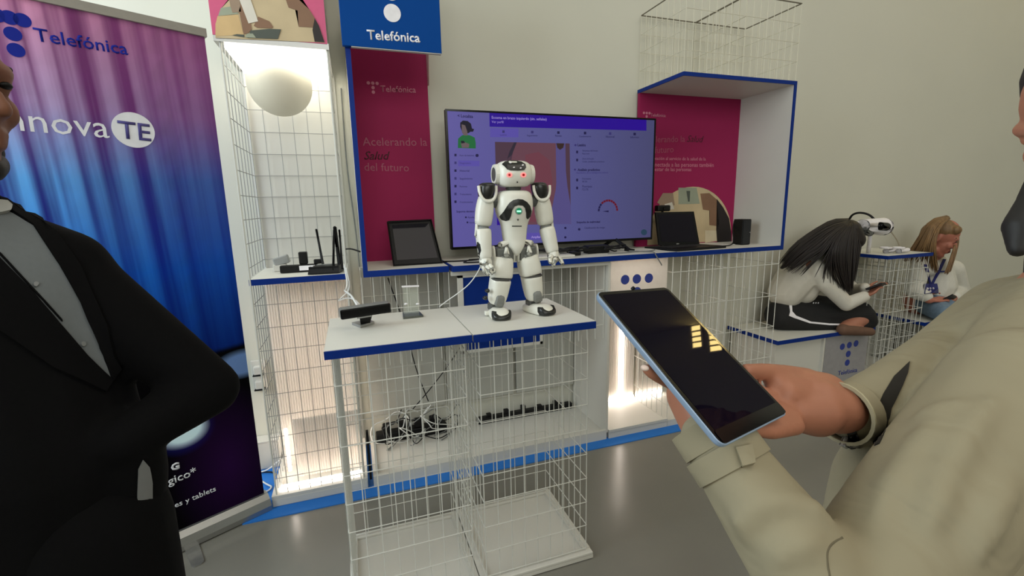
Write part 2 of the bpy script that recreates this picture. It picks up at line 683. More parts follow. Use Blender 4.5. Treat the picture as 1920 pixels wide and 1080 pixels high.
part('stem', MB().cyl((-.605, 1.0, 2.07), (-.605, 1.0, 2.034), .01), M_steel, gl)

# --- left poster bay
bay = thing('poster_bay', (-.11, 1.0, 1.07), 'narrow magenta poster bay with blue edges left of the television', 'display stand', GW)
part('side_panel', MB().box((-.312, .806, 1.072), (-.294, 1.235, 2.30)), M_whitep, bay)
part('edge_band', MB().box((-.3155, .80, 1.07), (-.294, .806, 2.30)), M_blue, bay)
part('shelf_board', MB().box((-.294, .806, 1.073), (.088, 1.235, 1.098)), M_white, bay)
part('edge_band', MB().box((-.294, .80, 1.07), (.088, .806, 1.099)), M_blue, bay)
pb = part('poster_panel', MB().box((-.294, 1.213, 1.098), (.098, 1.235, 2.36)), M_mag, bay)
part('poster_curl', MB().poly([(.098, 1.2125, 2.28), (.098, 1.2125, 2.03), (.103, 1.2, 2.03), (.112, 1.195, 2.28)], (.6, -.8, 0), .001), mat('pink_curled_edge', (196, 150, 156), .6), pb)
dots_T(pb, at(699, 158, y=1.213).x, at(699, 156, y=1.213).z, 1.213, .022, .0085, M_printpink)
text('poster_lettering', 'Telefónica', at(713.5, 172, y=1.2125), at(780, 174, y=1.2125), (0, 0, 1), M_printpink, pb, bold=.012)
text('poster_lettering', 'Acelerando la', at(680.5, 273, y=1.2125), at(801, 273.5, y=1.2125), (0, 0, 1), mat('faded_pink_print', (164, 76, 102), .5), pb)
text('poster_lettering', 'Salud', at(683, 299, y=1.2125), at(732, 299, y=1.2125), (0, 0, 1), mat('dark_wine_print', (72, 8, 30), .5), pb, shear=.35, bold=.01)
text('poster_lettering', 'del futuro', at(683.5, 320, y=1.2125), at(767, 321.5, y=1.2125), (0, 0, 1), MATS['faded_pink_print'], pb)

sg = thing('fascia_sign', (-.11, .80, 2.07), 'bright blue box sign with white company lettering above the magenta poster bay', 'sign')
sf = part('sign_box', MB().box((-.326, .775, 2.066), (.096, .799, 2.56), bev=.002), M_bluesign, sg)
part('sign_lower_lip', MB().box((-.29, .777, 2.0635), (.094, .797, 2.066)), M_whitep, sg)
yy = .7745
text('sign_lettering', 'Telefónica', at(689, 73.5, y=yy), at(788, 79.5, y=yy), (0, 0, 1), M_print, sf, bold=.02)
c0 = at(735.5, 24.5, y=yy)
for k in range(3):
    disc('logo_dot', (c0.x, yy, c0.z+k*.085), (0, -1, 0), .036, .001, M_print, sf, 32)
for k in (-1, 1):
    disc('logo_dot', (c0.x+k*.085, yy, c0.z+.17), (0, -1, 0), .036, .001, M_print, sf, 32)

# --- counter under the television
ctr = thing('counter_shelf', (.75, 1.0, 1.07), 'long white counter board with blue edge carrying the television', 'counter', GW)
part('counter_board', MB().box((.106, .776, 1.074), (1.412, 1.236, 1.099)), M_white, ctr)
part('edge_band', MB().box((.10, .77, 1.072), (1.418, .776, 1.10)).box((.10, .776, 1.072), (.106, 1.236, 1.10)), M_blue, ctr)

# --- cabinet below
cab = thing('wire_cabinet', (.33, 1.0, 0), 'low open white wire cabinet with tangled cables under the television counter', 'cabinet', GW)
part('base_tray', MB().box((-.345, .79, .005), (.985, 1.235, .04)).box((-.345, .79, .04), (.985, .812, .062)).box((-.345, .812, .04), (-.325, 1.235, .062)), M_whitep, cab)
part('side_panel', MB().box((.985, .80, .04), (.999, 1.235, 1.07)), M_whitep, cab)
for a, b_ in ((-.33, .11), (.13, .555), (.575, .98)):
    part('back_panel', MB().box((a, 1.215, .19), (b_, 1.235, 1.07), bev=.003), mat('grey_back_panel', (176, 176, 168), .55, var=.02), cab)
for x0, x1 in ((-.325, .09), (.555, .975)):
    wires(cab, x0, x1, .83, 1.20, .62, 1.066, 'fb', M_wire, levels=(.70, .905), r=.0022)
part('white_rail', MB().box((.10, .80, 1.048), (.985, .83, 1.07)), M_whitep, cab)
bp = thing('blue_panel', (.36, .80, .64), 'plain blue panel in a white frame under the counter behind the robot', 'panel')
part('panel_face', MB().box((.156, .806, .655), (.57, .815, 1.035)), M_blue, bp)
part('panel_frame', MB().box((.13, .80, .64), (.156, .82, 1.047)).box((.57, .80, .64), (.585, .82, 1.047)).box((.13, .80, .64), (.585, .82, .655)).box((.13, .80, 1.035), (.585, .82, 1.047)), M_whitep, bp)
# --- lit logo column
lc = thing('light_column', (1.19, 1.0, 0), 'glowing white booth column with navy logo dots right of the cabinet', 'display stand', GW)
part('base_tray', MB().box((1.0, .79, .005), (1.415, 1.235, .045)).box((1.0, .785, .045), (1.415, .80, .06)), M_whitep, lc)
ribbed('ribbed_panel', 1.0, 1.41, 1.16, .05, 1.06, tl, lc)
part('back_panel', MB().box((1.0, 1.20, .045), (1.40, 1.236, 1.07)), M_whitep, lc)
for a, b_ in (((1.305, 1.145, .07), (1.305, 1.145, .80)), ((1.01, 1.145, .065), (1.405, 1.145, .065)), ((1.02, .95, 1.055), (1.30, .95, 1.055))):
    part('light_tube', MB().cyl(a, b_, .009, seg=10), M_tube, lc, label='glowing tube light')
fp = part('front_logo_sheet', MB().box((1.0, .80, .74), (1.38, .804, 1.068)), tl, lc, label='translucent sheet with navy dots')
for px, py in ((1172, 524.5), (1194, 523), (1216.5, 521.5), (1194.5, 547), (1195, 571)):
    c = at(px, py, y=.7995)
    disc('logo_dot', c, (0, -1, 0), .0275, .0012, M_navy, fp, 28)

# --- right poster niche
ni = thing('poster_niche', (1.85, 1.0, 1.07), 'large magenta poster niche with blue edges right of the television', 'display stand', GW)
part('shelf_board', MB().box((1.425, .806, 1.07), (2.25, 1.235, 1.093)), M_white, ni)
part('side_panel', MB().box((2.25, .806, 1.07), (2.266, 1.235, 2.085)), M_whitep, ni)
part('top_panel', MB().box((1.44, .806, 2.068), (2.25, 1.235, 2.086)), M_whitep, ni)
part('edge_band', MB().box((1.425, .80, 1.067), (2.268, .806, 1.094)), M_blue, ni)
part('edge_band', MB().box((2.249, .80, 1.094), (2.268, .806, 2.088)), M_blue, ni)
part('edge_band', MB().box((1.434, .80, 2.067), (2.249, .806, 2.088)).box((1.434, .806, 2.067), (1.44, 1.235, 2.088)), M_blue, ni)
pn = part('poster_panel', MB().box((1.437, 1.213, 1.093), (2.25, 1.235, 2.068)), M_mag, ni)
dots_T(pn, 1.492, 1.948, 1.2125, .021, .008, M_printpink)
text('poster_lettering', 'Telefónica', at(1219.5, 218.5, y=1.2125), at(1248, 219.5, y=1.2125), (0, 0, 1), M_printpink, pn, bold=.01)
text('poster_lettering', 'Acelerando la', (1.475, 1.2125, 1.765), at(1284, 266, y=1.2125), (0, 0, 1), MATS['faded_pink_print'], pn)
text('poster_lettering', 'Salud', at(1288, 266, y=1.2125), at(1319, 267, y=1.2125), (0, 0, 1), MATS['dark_wine_print'], pn, shear=.35)
text('poster_lettering', 'del futuro', (1.475, 1.2125, 1.695), at(1263, 285.5, y=1.2125), (0, 0, 1), MATS['faded_pink_print'], pn)
for i, (s, pr_) in enumerate((('La innovación al servicio de la salud de la', (1323, 301)), ('gía conectada a las personas también', (1338, 313)), ('el bienestar de las personas', (1296, 321)))):
    q = at(*pr_, y=1.2125)
    text('poster_lettering', s, (1.475, 1.2125, q.z), (q.x, 1.2125, q.z), (0, 0, 1), M_printpink, pn)
yp = 1.2123
arc = [at(1222+150*(.5-.5*math.cos(math.pi*i/16))*1., 462, y=yp) for i in range(1)]
cxr, czr, rr_ = 1.882, 1.14, .355
half = [(cxr+rr_*math.cos(math.pi*i/24), yp, czr+rr_*.97*math.sin(math.pi*i/24)) for i in range(25)]
half = [(min(p[0], 2.245), p[1], p[2]) for p in half]
low = [(cxr-rr_, yp, 1.1), (cxr+rr_*.94, yp, 1.1)]
part('photo_print', MB().poly([Vector(p) for p in [low[1]]+half+[low[0]]], (0, -1, 0), .0006), cs['beige'], pn)
pprint('photo_print', [(1272, 352), (1306, 352), (1312, 382), (1272, 383)], yp-.0007, cs['sage'], pn)
pprint('photo_print', [(1243, 362), (1262, 362), (1265, 385), (1240, 385), (1232, 380)], yp-.0007, cs['taupe'], pn)
pprint('photo_print', [(1287, 358), (1294, 358), (1293, 378), (1290, 378)], yp-.0014, cs['slate'], pn)
pprint('photo_print', [(1246, 383), (1260, 379), (1264, 392), (1246, 394)], yp-.0014, cs['pale'], pn)
pprint('photo_print', [(1313, 363), (1330, 362), (1345, 375), (1348, 420), (1345, 424), (1330, 422), (1331, 395), (1318, 393)], yp-.0007, cs['brown'], pn)
pprint('photo_print', [(1344, 373), (1356, 389), (1367, 410), (1371, 437), (1371, 455), (1345, 458), (1343, 435), (1348, 420)], yp-.0014, cs['dark'], pn)
pprint('photo_print', [(1322, 432), (1343, 432), (1344, 452), (1322, 455)], yp-.0014, cs['cream'], pn)
# baskets on top and under the niche
for i, (x0, x1) in enumerate(((1.442, 1.85), (1.855, 2.262))):
    wb = thing('wire_basket', ((x0+x1)/2, 1.0, 2.088), ('white wire basket on top of the right niche, half nearer the television', 'white wire basket on top of the right niche, half farther from the television')[i], 'basket', 'wire baskets above the right niche')
    wires(wb, x0, x1, .81, 1.225, 2.09, 2.52, 'fblr', M_wirew, levels=(2.20, 2.305, 2.41), r=.0016)
    wires(wb, x0, x1, .81, 1.225, 2.09, 2.52, 't', mat('bare_wire_rim', (116, 110, 96), .4, metal=.3), r=.003)
for i, (x0, x1) in enumerate(((1.422, 1.83), (1.84, 2.245))):
    wb = thing('wire_stand', ((x0+x1)/2, 1.0, 0), ('white wire stand under the right niche beside the glowing column', 'white wire stand under the right niche beside the bench of the dark-haired woman')[i], 'display stand', 'wire stands under the right niche')
    part('base_tray', MB().box((x0-.005, .79, .005), (x1+.005, 1.235, .045)), M_whitep, wb)
    if i == 0:
        ribbed('ribbed_panel', 1.43, 1.66, 1.16, .05, 1.06, tl, wb)
        part('light_tube', MB().cyl((1.43, 1.145, .065), (1.64, 1.145, .065), .009, seg=10), M_tube, wb, label='glowing tube light')
    wires(wb, x0, x1, .805, 1.225, .045, 1.066, 'flr' if i == 0 else 'flr', M_wire, levels=[.14+.209*k for k in range(5)], r=.0024, pitch=.0545)
# things on the wall behind the column
ws = thing('wall_socket', (-.877, 1.245, .5), 'white wall socket with two plugs beside the display column', 'socket')
part('socket_plate', MB().box((-.915, 1.235, .43), (-.845, 1.25, .60), bev=.003), M_whitep, ws)
for z in (.555, .475):
    part('plug', MB().box((-.90, 1.20, z-.025), (-.86, 1.236, z+.02), bev=.006), M_whitep, ws)
    part('plug_shadow_gap', MB().box((-.905, 1.198, z-.031), (-.855, 1.236, z-.0255)), M_black, ws, label='dark strip painted as shade under the plug')  # black strip put in for the shade below each plug
tb = thing('cable_duct', (-1.0, 1.22, .0), 'white cable duct box along the foot of the wall behind the banner', 'duct')
part('duct_box', MB().box((-1.5, 1.17, .005), (-.815, 1.248, .16), bev=.006), M_whitep, tb)
part('duct_lid', MB().box((-1.5, 1.166, .16), (-.815, 1.248, .168), bev=.002), M_whitep, tb)

# ------------------------------------------------------------------ front display stands
GF = 'front wire display stands'
for i, (x0, x1, y0, y1) in enumerate(((-.4555, -.002, -.002, .435), (.002, .4555, -.006, .44))):
    ds = thing('display_stand', ((x0+x1)/2, .22, 0), ('white wire stand with blue-edged top holding the sensor bar', 'white wire stand with blue-edged top carrying the robot')[i], 'display stand', GF)
    part('table_top', MB().box((x0, y0+.004, .948), (x1, y1, .9725)), M_white, ds)
    part('edge_band', MB().box((x0, y0-.002, .946), (x1, y0+.004, .971)).box((x0 if i == 0 else x1-.003, y0, .946), (x0+.003 if i == 0 else x1, y1, .971)), M_blue, ds)
    t = MB().box((x0, y0, .004), (x1, y1, .018))
    t.box((x0, y0, .018), (x1, y0+.028, .03), bev=.003).box((x0, y1-.028, .018), (x1, y1, .03), bev=.003).box((x0, y0+.028, .018), (x0+.028, y1-.028, .03)).box((x1-.028, y0+.028, .018), (x1, y1-.028, .03))
    part('base_tray', t, M_whitep, ds)
    cx0, cx1, cy0, cy1 = x0+.022, x1-.022, y0+.02, y1-.02
    lv = [.04+.1015*k for k in range(9)]
    wires(ds, cx0, cx1, cy0, cy1, .022, .948, 'fblr', M_wire, levels=lv, r=.0018, pitch=.0515)
    if i == 0:
        part('clear_corner_sleeve', MB().box((cx0-.006, cy0+.02, .03), (cx0-.004, cy1-.02, .945)), mat('clear_plastic_film', (205, 212, 206), .25, alpha=.35), ds, label='clear film strip on left side')

# ------------------------------------------------------------------ benches and far table
GB = 'white blue-edged bench modules along the wall'
bn = thing('bench', (2.77, 1.0, 0), 'white bench with blue edge and grey logo panel under the dark-haired woman', 'bench', GB)
part('seat_board', MB().box((2.29, .80, .427), (3.22, 1.235, .45)), M_white, bn)
part('edge_band', MB().box((2.284, .794, .425), (3.226, .80, .451)).box((2.284, .80, .425), (2.29, 1.235, .451)), M_blue, bn)
part('base_box', MB().box((2.31, .83, .005), (2.745, 1.22, .427)), M_whitep, bn)
part('side_post', MB().box((2.735, .81, .005), (2.75, .83, .427)), M_whitep, bn)
lp = part('logo_panel', MB().box((2.755, .812, .005), (3.19, .83, .425)), mat('grey_panel_print', (150, 148, 150), .55), bn, label='grey panel with blue logo dots')
wires(bn, 2.31, 2.74, .82, 1.22, .01, .425, 'l', M_wire, levels=(.1, .2, .3), r=.0026)
for px, py in ((1579.5, 650), (1592.5, 647), (1605, 644), (1590.5, 663.5), (1588.5, 680)):
    c = at(px, py, y=.8115)
    disc('logo_dot', c, (0, -1, 0), .024, .0012, M_navy, lp, 20)
text('panel_lettering', 'Telefónica', at(1571, 704, y=.8115), at(1607, 697, y=.8115), (0, 0, 1), M_navy, lp, bold=.01)
bn2 = thing('bench', (4.2, 1.0, 0), 'white bench with dark blue edge under the blonde woman', 'bench', GB)
part('seat_board', MB().box((3.792, .80, .397), (4.75, 1.235, .42)), M_white, bn2)
part('edge_band', MB().box((3.786, .794, .395), (4.756, .80, .421)).box((3.786, .80, .395), (3.792, 1.235, .421)), M_blue, bn2)
part('base_box', MB().box((4.2, .84, .005), (4.70, 1.22, .397)), M_whitep, bn2)
wires(bn2, 3.81, 4.19, .82, 1.22, .01, .397, 'fl', M_wire, levels=(.1, .2, .3), r=.0026)
ft = thing('side_table', (3.56, 1.0, 0), 'tall white wire table with blue edge holding the headset', 'table', GB)
part('table_top', MB().box((3.286, .806, .945), (3.77, 1.235, .967)), M_white, ft)
part('edge_band', MB().box((3.28, .80, .943), (3.776, .806, .968)).box((3.28, .806, .943), (3.286, 1.235, .968)), M_blue, ft)
part('base_tray', MB().box((3.28, .80, .005), (3.775, 1.235, .04)), M_whitep, ft)
wires(ft, 3.30, 3.53, .82, 1.22, .04, .943, 'fblr', M_wire, levels=[.12+.1045*k for k in range(8)], r=.0024)
wires(ft, 3.55, 3.765, .82, 1.22, .04, .943, 'fblr', M_wire, levels=[.12+.1045*k for k in range(8)], r=.0024)
# ------------------------------------------------------------------ the robot
RB = Vector((.228, .215, .9725))
ro = thing('humanoid_robot', RB, 'small white humanoid robot with glowing red eyes standing on the wire stand', 'robot')
T = Matrix.Translation(RB)
R_w = mat('robot_white_shell', (226, 225, 214), .35, var=.015, coat=.15)
R_d = mat('robot_dark_shell', (30, 31, 30), .28, var=.1)
R_g = mat('robot_grey_joint', (120, 122, 118), .45, var=.06, scale=60)
R_m = mat('robot_mid_grey', (78, 80, 78), .45, var=.06)
R_h = mat('robot_hip_grey', (98, 100, 96), .5, var=.06)
R_l = mat('robot_seam', (70, 70, 67), .6)


def loftz(name, rows, m, e=2.6, sub=1, parent=ro, label=None, n=24, M=None):
    b = MB()
    b.loft([sring(z, cx, cy, rx, ry, e, n, T if M is None else T @ M) for (z, cx, cy, rx, ry) in rows])
    return part(name, b, m, parent, True, sub=sub, label=label)


def seg(name, p0, p1, rows, m, e=2.6, parent=ro, fwd=(0, -1, 0), label=None):
    """loft along p0->p1, rows of (t, rx, ry)"""
    p0 = Vector(p0)
    p1 = Vector(p1)
    Z = (p1-p0).normalized()
    X = Vector(fwd).cross(Z).normalized()
    Y = Z.cross(X)
    Mx = Matrix((X, Y, Z)).transposed().to_4x4()
    L = (p1-p0).length
    b = MB()
    rings = []
    for t, rx, ry in rows:
        c = p0+Z*(L*t)
        rings.append([T @ (c+Mx.to_3x3() @ q) for q in sring(0, 0, 0, rx, ry, e)])
    b.loft(rings)
    return part(name, b, m, parent, True, sub=1, label=label)


# torso and head
to = loftz('torso', [(.226, 0, -.012, .005, .012), (.236, 0, -.014, .015, .024), (.256, 0, -.012, .027, .032), (.272, 0, -.006, .038, .038), (.287, 0, 0, .045, .040), (.33, 0, 0, .047, .043), (.352, 0, 0, .052, .048), (.375, 0, 0, .063, .056), (.40, 0, 0, .071, .062), (.43, 0, 0, .072, .060), (.452, 0, 0, .069, .054), (.466, 0, 0, .058, .046), (.470, 0, 0, .04, .036)], R_w)
loftz('neck', [(.462, 0, 0, .03, .03), (.492, 0, 0, .03, .03)], R_m)
he = loftz('head', [(.480, 0, -.004, .046, .040), (.487, 0, -.005, .056, .048), (.500, 0, -.006, .064, .055), (.520, 0, -.006, .0665, .058), (.540, 0, -.005, .066, .057), (.556, 0, -.003, .063, .053), (.567, 0, 0, .056, .046), (.573, 0, .002, .044, .036), (.5755, 0, .003, .03, .024)], R_w, e=2.9)
hb = bvh([he])
decal('head_cap', [(941, 308), (946, 312), (951, 317.5), (958, 319.5), (972, 319.8), (983, 319), (986.5, 314), (985, 308), (978, 303.5), (968, 301.2), (955, 301), (947, 303)], hb, R_d, he, label='black touch cap')
for x, y in ((957.5, 305.5), (980, 310), (963.5, 314.3), (976, 315.6)):
    decal('sensor_mark', [(x-2.2, y+.6), (x-.5, y-1.4), (x+2.2, y-.6), (x+.6, y+1.2)], hb, M_print, he, off=.0024, cuts=0)


def circ(x, y, r, n=16, ry=None):
    return [(x+r*math.cos(2*math.pi*i/n), y+(ry or r)*math.sin(2*math.pi*i/n)) for i in range(n)]


E_ring = glow('red_eye_ring_glow', (255, 140, 135), 1.25)
E_red = glow('red_eye_core_glow', (150, 10, 16), 1.0)
for x, y in ((955.2, 328), (981.3, 328)):
    ey = decal('eye', circ(x, y, 5.2, ry=4.6), hb, E_ring, he, off=.0014, label='glowing pink-red eye ring')
    decal('eye_core', circ(x, y, 2.3), hb, E_red, ey, off=.0024, cuts=1)
decal('mouth_dot', circ(970, 341.5, 1.4, 8), hb, R_l, he, cuts=0)
for s in (-1, 1):
    ea = part('ear', MB().cyl(T @ Vector((s*.061, 0, .527)), T @ Vector((s*.0745, 0, .527)), .037, .035, seg=32), R_w, he, label='white ear ring with grey disc')
    part('ear_disc', MB().cyl(T @ Vector((s*.070, 0, .527)), T @ Vector((s*.0752, 0, .527)), .025, seg=28), R_m, ea)
tb_ = bvh([to])
decal('chest_arch', [(936.5, 406), (941, 412), (949, 414.2), (955, 412), (958.5, 404), (960.5, 394), (965, 387), (972, 384.5), (980, 385.5), (984.5, 390), (986.5, 399), (986.8, 408), (989, 411), (994, 406), (996.3, 396), (993.5, 386), (988, 379), (980, 374.3), (971, 373.3), (962, 375.5), (955, 380.5), (950, 388), (945, 396)], tb_, R_d, to, off=.002, label='black curved chest inlay')
bt = decal('chest_button', circ(972.5, 395.5, 6.8), tb_, mat('grey_button_rim', (140, 160, 150), .4), to, off=.002)
b2 = decal('button_glow', circ(972.5, 395.5, 5.0), tb_, glow('green_button_glow', (16, 130, 84), 1.0), bt, off=.003, label='green glowing chest button')
decal('button_light', [(968.5, 394), (976.5, 394), (976.5, 397.5), (968.5, 397.5)], tb_, glow('pale_green_glow', (170, 255, 215), 1.2), bt, off=.0036, cuts=1)
decal('chest_mark', [(969, 410.5), (973, 410.5), (971, 414.5)], tb_, R_m, to, cuts=0)
decal('belly_text_line', [(960, 423), (978, 423), (978, 425), (960, 425)], tb_, R_m, to, cuts=1)
# arms
elL, elR = Vector((-.122, -.002, .340)), Vector((.128, -.004, .336))
shL, shR = Vector((-.104, 0, .462)), Vector((.108, 0, .460))
wrL, wrR = Vector((-.122, -.022, .222)), Vector((.147, -.026, .232))
for s, sh, el, wr in ((-1, shL, elL, wrL), (1, shR, elR, wrR)):
    part('shoulder_joint', MB().cyl(T @ Vector((s*.055, 0, .43)), T @ Vector((s*.098, 0, .43)), .022), R_m, ro)
    sp = part('shoulder_pad', MB().loft([sring(z, s*x, 0, rx, ry, 2.4, 20, T) for z, x, rx, ry in ((.432, .107, .014, .024), (.440, .107, .023, .032), (.455, .106, .0285, .036), (.478, .104, .031, .037), (.492, .101, .0295, .035), (.499, .098, .021, .026))]), R_d, ro, True, sub=1, label='black shoulder pad with white rim')
    rim = []
    for k in range(13):
        a = math.pi*(k/12)
        rim.append(T @ Vector((s*.105-.0325*math.cos(a), -.020-.014*math.sin(a), .486-.056*math.sin(a)**.8)))
    part('pad_rim', MB().tube(rim, .0058, 8), R_w, sp, True)
    seg('upper_arm', sh, el, [(-.02, .018, .022), (.12, .027, .029), (.35, .032, .031), (.6, .0335, .031), (.85, .0315, .03), (1.0, .029, .028)], R_w)
    part('elbow_joint', MB().ell(T @ (el+Vector((0, 0, -.008))), (.0235, .024, .02)), R_g, ro, True, label='grey elbow joint')
    d = (wr-el)
    st = el+d*.06
    fa = seg('forearm', st, wr, [(0, .026, .024), (.04, .0295, .028), (.25, .029, .03), (.5, .027, .029), (.75, .0245, .026), (.95, .0235, .025), (1.0, .02, .02)], R_w)
    # collar horn of the forearm shell
    part('forearm_collar', MB().limb([T @ (el+Vector((s*.024, -.004, .012))), T @ (el+Vector((s*.024, -.006, -.03)))], [.005, .010]), R_w, fa, True)
    hd_ = MB()
    pc = wr+Vector((0, -.004, -.018))
    hd_.limb([T @ wr, T @ pc], [.023, .023])
    part('hand', hd_, R_w, ro, True)
    if s < 0:
        fg = [((.010, -.020, -.020), (.016, -.034, -.030), (.022, -.032, -.042)), ((.0, -.020, -.024), (.004, -.034, -.036), (.012, -.034, -.048)), ((-.010, -.012, -.022), (-.008, -.022, -.042), (.000, -.026, -.052))]
    else:
        fg = [((-.014, -.016, -.010), (-.026, -.028, -.018), (-.026, -.036, -.032)), ((.0, -.018, -.020), (-.008, -.034, -.028), (-.014, -.034, -.042)), ((.012, -.010, -.014), (.024, -.016, -.026), (.030, -.022, -.040))]
    for f3 in fg:
        part('finger', MB().limb([T @ (wr+Vector(q)) for q in f3], [.0095, .0088, .007]), R_w, ro, True)
    if s < 0:
        decal('forearm_inlay', [(889.5, 478), (891, 460), (896, 453.5), (900, 458), (902, 470), (899, 479), (893, 485), (889.5, 484)], [fa], R_d, fa, off=.0016, label='dark side inlay')
# legs
for s in (-1, 1):
    hip = Vector((s*.046, .0, .262))
    kn = Vector((-.060, -.006, .146)) if s < 0 else Vector((.064, -.004, .150))
    ak = Vector((-.078, .004, .046)) if s < 0 else Vector((.079, .004, .050))
    # hip block (grey, recessed) with white drop
    hbk = part('hip_block', MB().box((s*.046-.032, -.030, .205), (s*.046+.032, .034, .262), T, bev=.008), R_h, ro, label='grey hip joint block')
    part('hip_plate', MB().box((s*.046-.018, -.036, .212), (s*.046+.018, -.028, .232), T, bev=.003), R_g, hbk)
    part('hip_drop', MB().limb([T @ Vector((s*.044, -.036, .262)), T @ Vector((s*.045, -.040, .238))], [.0055, .0115]), R_w, hbk, True, label='white drop-shaped hip cap')
    part('hip_shell', MB().limb([T @ Vector((s*.030, -.024, .282)), T @ Vector((s*.058, -.018, .272))], [.008, .013]), R_w, ro, True)
    top = Vector((s*.049, .0, .226))
    th = seg('thigh', kn+Vector((0, 0, .0)), top, [(0, .0395, .042), (.05, .0415, .0445), (.45, .0425, .045), (.8, .040, .042), (.95, .0375, .039), (1, .033, .034)], R_w, e=3.2)
    for q in (-1, 1):
        part('thigh_side_shell', MB().loft([sring(z, s*.047+q*.0385, .004, .005, ry, 2.4, 12, T) for z, ry in ((.205, .030), (.235, .034), (.255, .030), (.268, .020))]), R_w, th, True)
    sk = kn+(ak-kn)*.010
    part('knee_seam', MB().loft([[T @ (c+q) for q in sring(0, 0, 0, .0385, .0415, 3.0)] for c in (kn+Vector((0, 0, .003)), sk-Vector((0, 0, .003)))]), R_l, ro, label='dark knee seam')
    sn = seg('shin', ak, sk, [(0, .024, .028), (.06, .030, .034), (.25, .034, .039), (.5, .0365, .042), (.8, .038, .0425), (.96, .0395, .042), (1, .038, .041)], R_w, e=3.0)
    f0 = ak+Vector((s*.002, -.036, -.004))
    f1 = ak+(sk-ak)*.42+Vector((0, -.041, 0))
    jt = seg('ankle_joint', f0, f1, [(0, .017, .012), (.3, .0165, .012), (.52, .0165, .013), (.56, .0155, .011), (.6, .0165, .012), (1, .016, .006)], R_g, e=6, label='grey ankle joint plates')
    part('heel_block', MB().box((ak.x-.026, -.01, .018), (ak.x+.026, .04, .05), T, bev=.008), R_m, ro)
    # foot: sole outline widening to the toe, bumper in front
    fc = Vector((-.073, -.012, 0)) if s < 0 else Vector((.087, -.012, 0))
    ang = -.10 if s < 0 else .32

    def ft_pt(x, y, z):
        c, n_ = math.cos(ang), math.sin(ang)
        return T @ Vector((fc.x+x*c-y*n_, fc.y+x*n_+y*c, z))
    outline = [(-.036, -.052), (-.030, -.068), (-.014, -.076), (.014, -.076), (.030, -.068), (.036, -.052), (.040, -.015), (.036, .03), (.030, .062), (.016, .076), (-.016, .076), (-.030, .062), (-.036, .03), (-.040, -.015)]
    b = MB()
    rows = []
    for z, k, dy in ((.0, .97, 0), (.004, 1.0, 0), (.016, 1.0, 0), (.028, .93, .004), (.037, .72, .008), (.041, .42, .010)):
        rows.append([ft_pt(x*k, (y-.0)*k+dy, z if (y < .02 or z < .016) else .016+(z-.016)*.55) for x, y in outline])
    b.loft(rows)
    fo = part('foot', b, R_w, ro, True, sub=1)
    bb = MB()
    rows = []
    for z, k, gx in ((.003, .985, 1), (.010, 1.03, 1), (.020, 1.03, 1), (.026, .99, 1)):
        rr = [(-.035, -.040), (-.0355, -.056), (-.029, -.071), (-.013, -.079), (.013, -.079), (.029, -.071), (.0355, -.056), (.035, -.040)]
        hi = [1.25 if abs(x) > .03 else (.85 if abs(x) > .02 else .62) for x, y in rr]
        rows.append([ft_pt(x*k, y*k, z*h_ if z > .005 else z) for (x, y), h_ in zip(rr, hi)])
    bb.loft(rows)
    part('toe_bumper', bb, R_d, fo, 'auto', label='dark toe bumper')
    if s < 0:
        for px, py in ((914.5, 545), (910.5, 558.5)):
            part('leg_connector', MB().ell(at(px, py, y=.185), (.0075, .0085, .0085)).cyl(at(px, py, y=.185), at(px-3, py, y=.205), .006, seg=10), R_d, sn, True)
        part('foot_side_clip', MB().box((-.122, .0, .004), (-.104, .02, .022), T, bev=.004), R_w, fo)
cw = MB().tube([at(905, 492, y=.24), at(893, 516, y=.28), at(878, 535, y=.33), at(856, 552, y=.40), at(838, 564, y=.42), at(824, 575, y=.418)], .0022, 8, 2)
solo('robot_cable', cw, M_cablew, at(824, 575, y=.418), 'thin white cable hanging from the robot down behind the stand tops', 'cable', smooth=True)
# ------------------------------------------------------------------ television
TY = 1.06
tv = thing('television', (.8, 1.07, 1.10), 'large flat television showing a violet medical app, standing on the counter', 'television')
part('casing', MB().box((.157, TY+.0015, 1.153), (1.452, TY+.035, 1.886), bev=.003), M_black, tv)
part('rear_housing', MB().box((.35, TY+.03, 1.19), (1.25, TY+.075, 1.60), bev=.012), M_black, tv)
part('bezel', MB().box((.157, TY-.004, 1.876), (1.452, TY+.002, 1.886)).box((.157, TY-.004, 1.153), (1.452, TY+.002, 1.167)).box((.157, TY-.004, 1.167), (.167, TY+.002, 1.876)).box((1.442, TY-.004, 1.167), (1.452, TY+.002, 1.876)), M_blackg, tv)
for x in (.42, 1.19):
    lg = MB()
    lg.tube([(x, TY+.02, 1.17), (x+.03, TY-.10, 1.106)], .011, 8)
    lg.tube([(x, TY+.02, 1.17), (x-.03, TY+.12, 1.106)], .011, 8)
    lg.box((x+.01, TY-.13, 1.1), (x+.05, TY-.08, 1.112))
    part('stand_leg', lg, M_black, tv)
